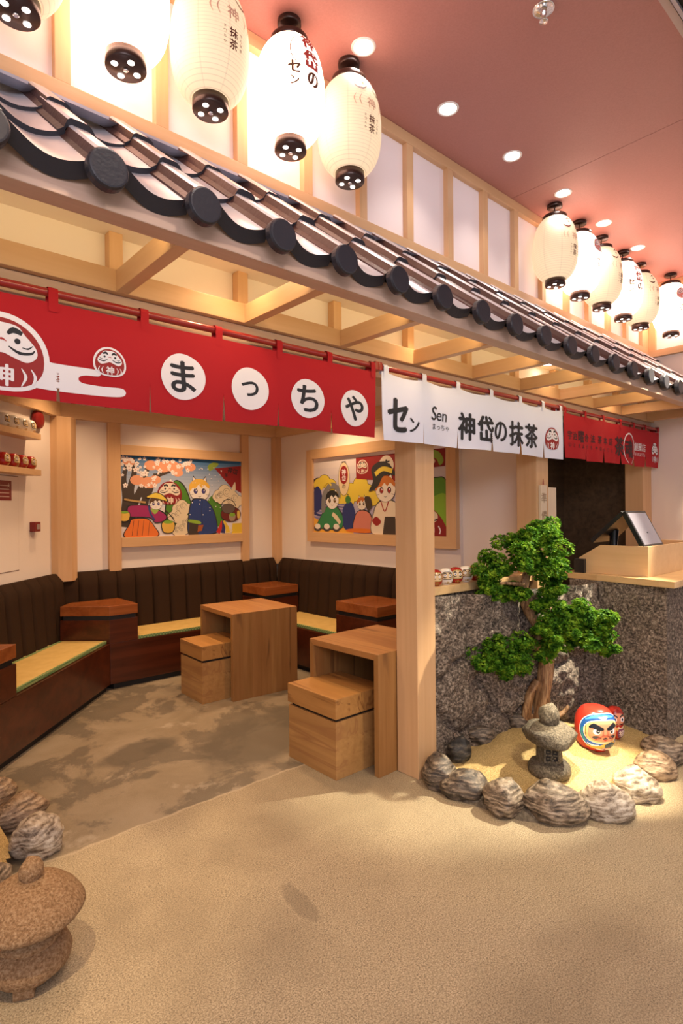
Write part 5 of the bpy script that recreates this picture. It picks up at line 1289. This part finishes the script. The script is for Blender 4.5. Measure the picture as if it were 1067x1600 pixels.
# ------------------------------------------------------------ bonsai
bt=thing('bonsai_tree','bonsai with twisted brown trunk and bright green leaf pads','tree',(3.36,1.88,.12))
def sp3(P,n=5):
    out=[];k=len(P)
    for i in range(k-1):
        p0,p1,p2,p3=[Vector(P[max(0,min(k-1,j))]) for j in (i-1,i,i+1,i+2)]
        for q in range(n):
            t=q/n; out.append(.5*((2*p1)+(-p0+p2)*t+(2*p0-5*p1+4*p2-p3)*t*t+(-p0+3*p1-3*p2+p3)*t**3))
    out.append(Vector(P[-1])); return out
def limb(P,r0_,r1_,name='branch',n=14,seed=1,tw=.0):
    pts=sp3(P,6); k=len(pts); mb=MB()
    up=None; vs=[]
    for i,p in enumerate(pts):
        d=(pts[min(i+1,k-1)]-pts[max(i-1,0)]).normalized()
        if up is None: up=d.orthogonal().normalized()
        up=(up-d*up.dot(d)).normalized(); sd=d.cross(up); r=r0_+(r1_-r0_)*i/(k-1)
        for j in range(n):
            a=2*PI*j/n+tw*i; rr_=r*(1+.28*math.sin(3*a-i*.25+seed)*.6+.15*noise.noise(p*9+Vector((a,seed,0)))); vs.append(p+(up*math.cos(a)+sd*math.sin(a))*rr_)
    mb.add(vs,[(i*n+j,i*n+(j+1)%n,(i+1)*n+(j+1)%n,(i+1)*n+j) for i in range(k-1) for j in range(n)],0,True)
    mb.add(vs[-n:],[tuple(range(n))])
    return mb.build(name,trunkM,bt)
limb([(3.345,1.90,.13),(3.335,1.875,.25),(3.335,1.855,.36),(3.345,1.845,.48),(3.34,1.845,.57),(3.30,1.87,.66),(3.31,1.87,.76),(3.262,1.92,.88),(3.238,1.935,.98),(3.262,1.92,1.10),(3.29,1.89,1.24)],.055,.02,'trunk',16,1,.05)
limb([(3.27,1.945,.13),(3.255,1.93,.24),(3.27,1.91,.34),(3.31,1.88,.42)],.032,.022,'trunk',12,2,.05)
limb([(3.335,1.87,.22),(3.40,1.845,.17),(3.47,1.80,.20),(3.505,1.78,.245)],.024,.008,'root',10,3)
limb([(3.31,1.92,.2),(3.24,1.93,.155),(3.18,1.93,.12)],.024,.010,'root',10,3)
limb([(3.37,1.87,.2),(3.40,1.85,.12),(3.42,1.82,.09)],.022,.010,'root',10,5)
limb([(3.262,1.92,.88),(3.33,1.82,.87),(3.42,1.72,.88),(3.55,1.64,.86)],.018,.006,seed=4)
limb([(3.25,1.93,1.02),(3.15,1.93,1.04),(3.05,1.98,1.05)],.018,.006,seed=5)
limb([(3.30,1.87,.66),(3.18,1.88,.63),(3.02,1.98,.62)],.020,.006,seed=6)
limb([(3.31,1.86,.70),(3.42,1.74,.68),(3.56,1.63,.70)],.018,.006,seed=7)
PADS=[((3.325,1.859,1.378),.128,.088),((3.275,1.769,1.284),.148,.097),((3.234,1.939,1.279),.14,.1),((3.158,2.006,1.16),.128,.088),((3.012,2.003,1.073),.125,.097),((3.01,2.03,.989),.087,.071),((3.142,1.953,.987),.12,.062),((3.184,1.783,1.134),.134,.107),((3.29,1.77,1.0),.10,.07),((3.345,1.719,.875),.120,.08),((3.48,1.652,.845),.15,.095),((3.588,1.622,.734),.112,.112),((3.386,1.668,.699),.140,.105),((3.252,1.721,.711),.105,.10),((3.40,1.90,.717),.09,.10),((3.211,1.824,.640),.117,.07),((3.095,1.927,.663),.136,.097),((3.036,2.0,.633),.15,.111),((3.0,2.06,.662),.1,.088),((3.051,1.93,.55),.13,.065),((2.949,2.0,.568),.086,.047),((3.617,1.596,.614),.072,.056),((3.17,1.85,1.21),.11,.09),((3.36,1.76,1.17),.085,.07),((3.38,1.80,1.08),.06,.07),((3.30,1.72,.80),.10,.09),((3.22,1.80,.76),.08,.07),((3.43,1.66,.78),.12,.09),((3.56,1.60,.80),.10,.08),((3.24,1.80,.93),.06,.05)]
rl=random.Random(77)
def leafpad(c,rx,rz,cnt):
    mb=MB(); c=Vector(c)
    # lumpy pad made of sub-blobs, leaves in small ruffled whorls on their shells
    subs=[]
    for _ in range(9):
        a=rl.uniform(0,2*PI); q=rl.uniform(.1,.98); subs.append((c+Vector((math.cos(a)*q*rx,math.sin(a)*q*rx*.9,rl.uniform(-.45,.55)*rz)),rl.uniform(.24,.42)*rx))
    for s_,r in subs:
        for _ in range(cnt):
            d=Vector((rl.gauss(0,1),rl.gauss(0,1),rl.gauss(.15,1))).normalized(); p=s_+Vector((d.x*r,d.y*r,d.z*r*.8))*rl.uniform(.82,1.08)
            up=(d*.7+Vector((rl.uniform(-.5,.5),rl.uniform(-.5,.5),.75))).normalized(); t1=up.orthogonal().normalized(); t2=up.cross(t1); sz=rl.uniform(.010,.0165); ph=rl.uniform(0,6)
            k=6; ring=[]; V=[p-up*sz*.35]
            for q in range(k):
                a=ph+2*PI*q/k; rr_=sz*(1.0 if q%2 else .62); V.append(p+(t1*math.cos(a)+t2*math.sin(a))*rr_+up*(sz*(.28 if q%2 else -.12)))
            mb.add(V,[(0,1+q,1+(q+1)%k) for q in range(k)])
    return mb
for c_,rx,rz in PADS:
    leafpad(c_,rx*1.12,rz*1.12,120 if rx>.1 else 80).build('foliage',leafM,bt,kind='stuff')

# ------------------------------------------------------------ tidy
for o in bpy.data.objects:
    if '_w' in o: del o['_w']
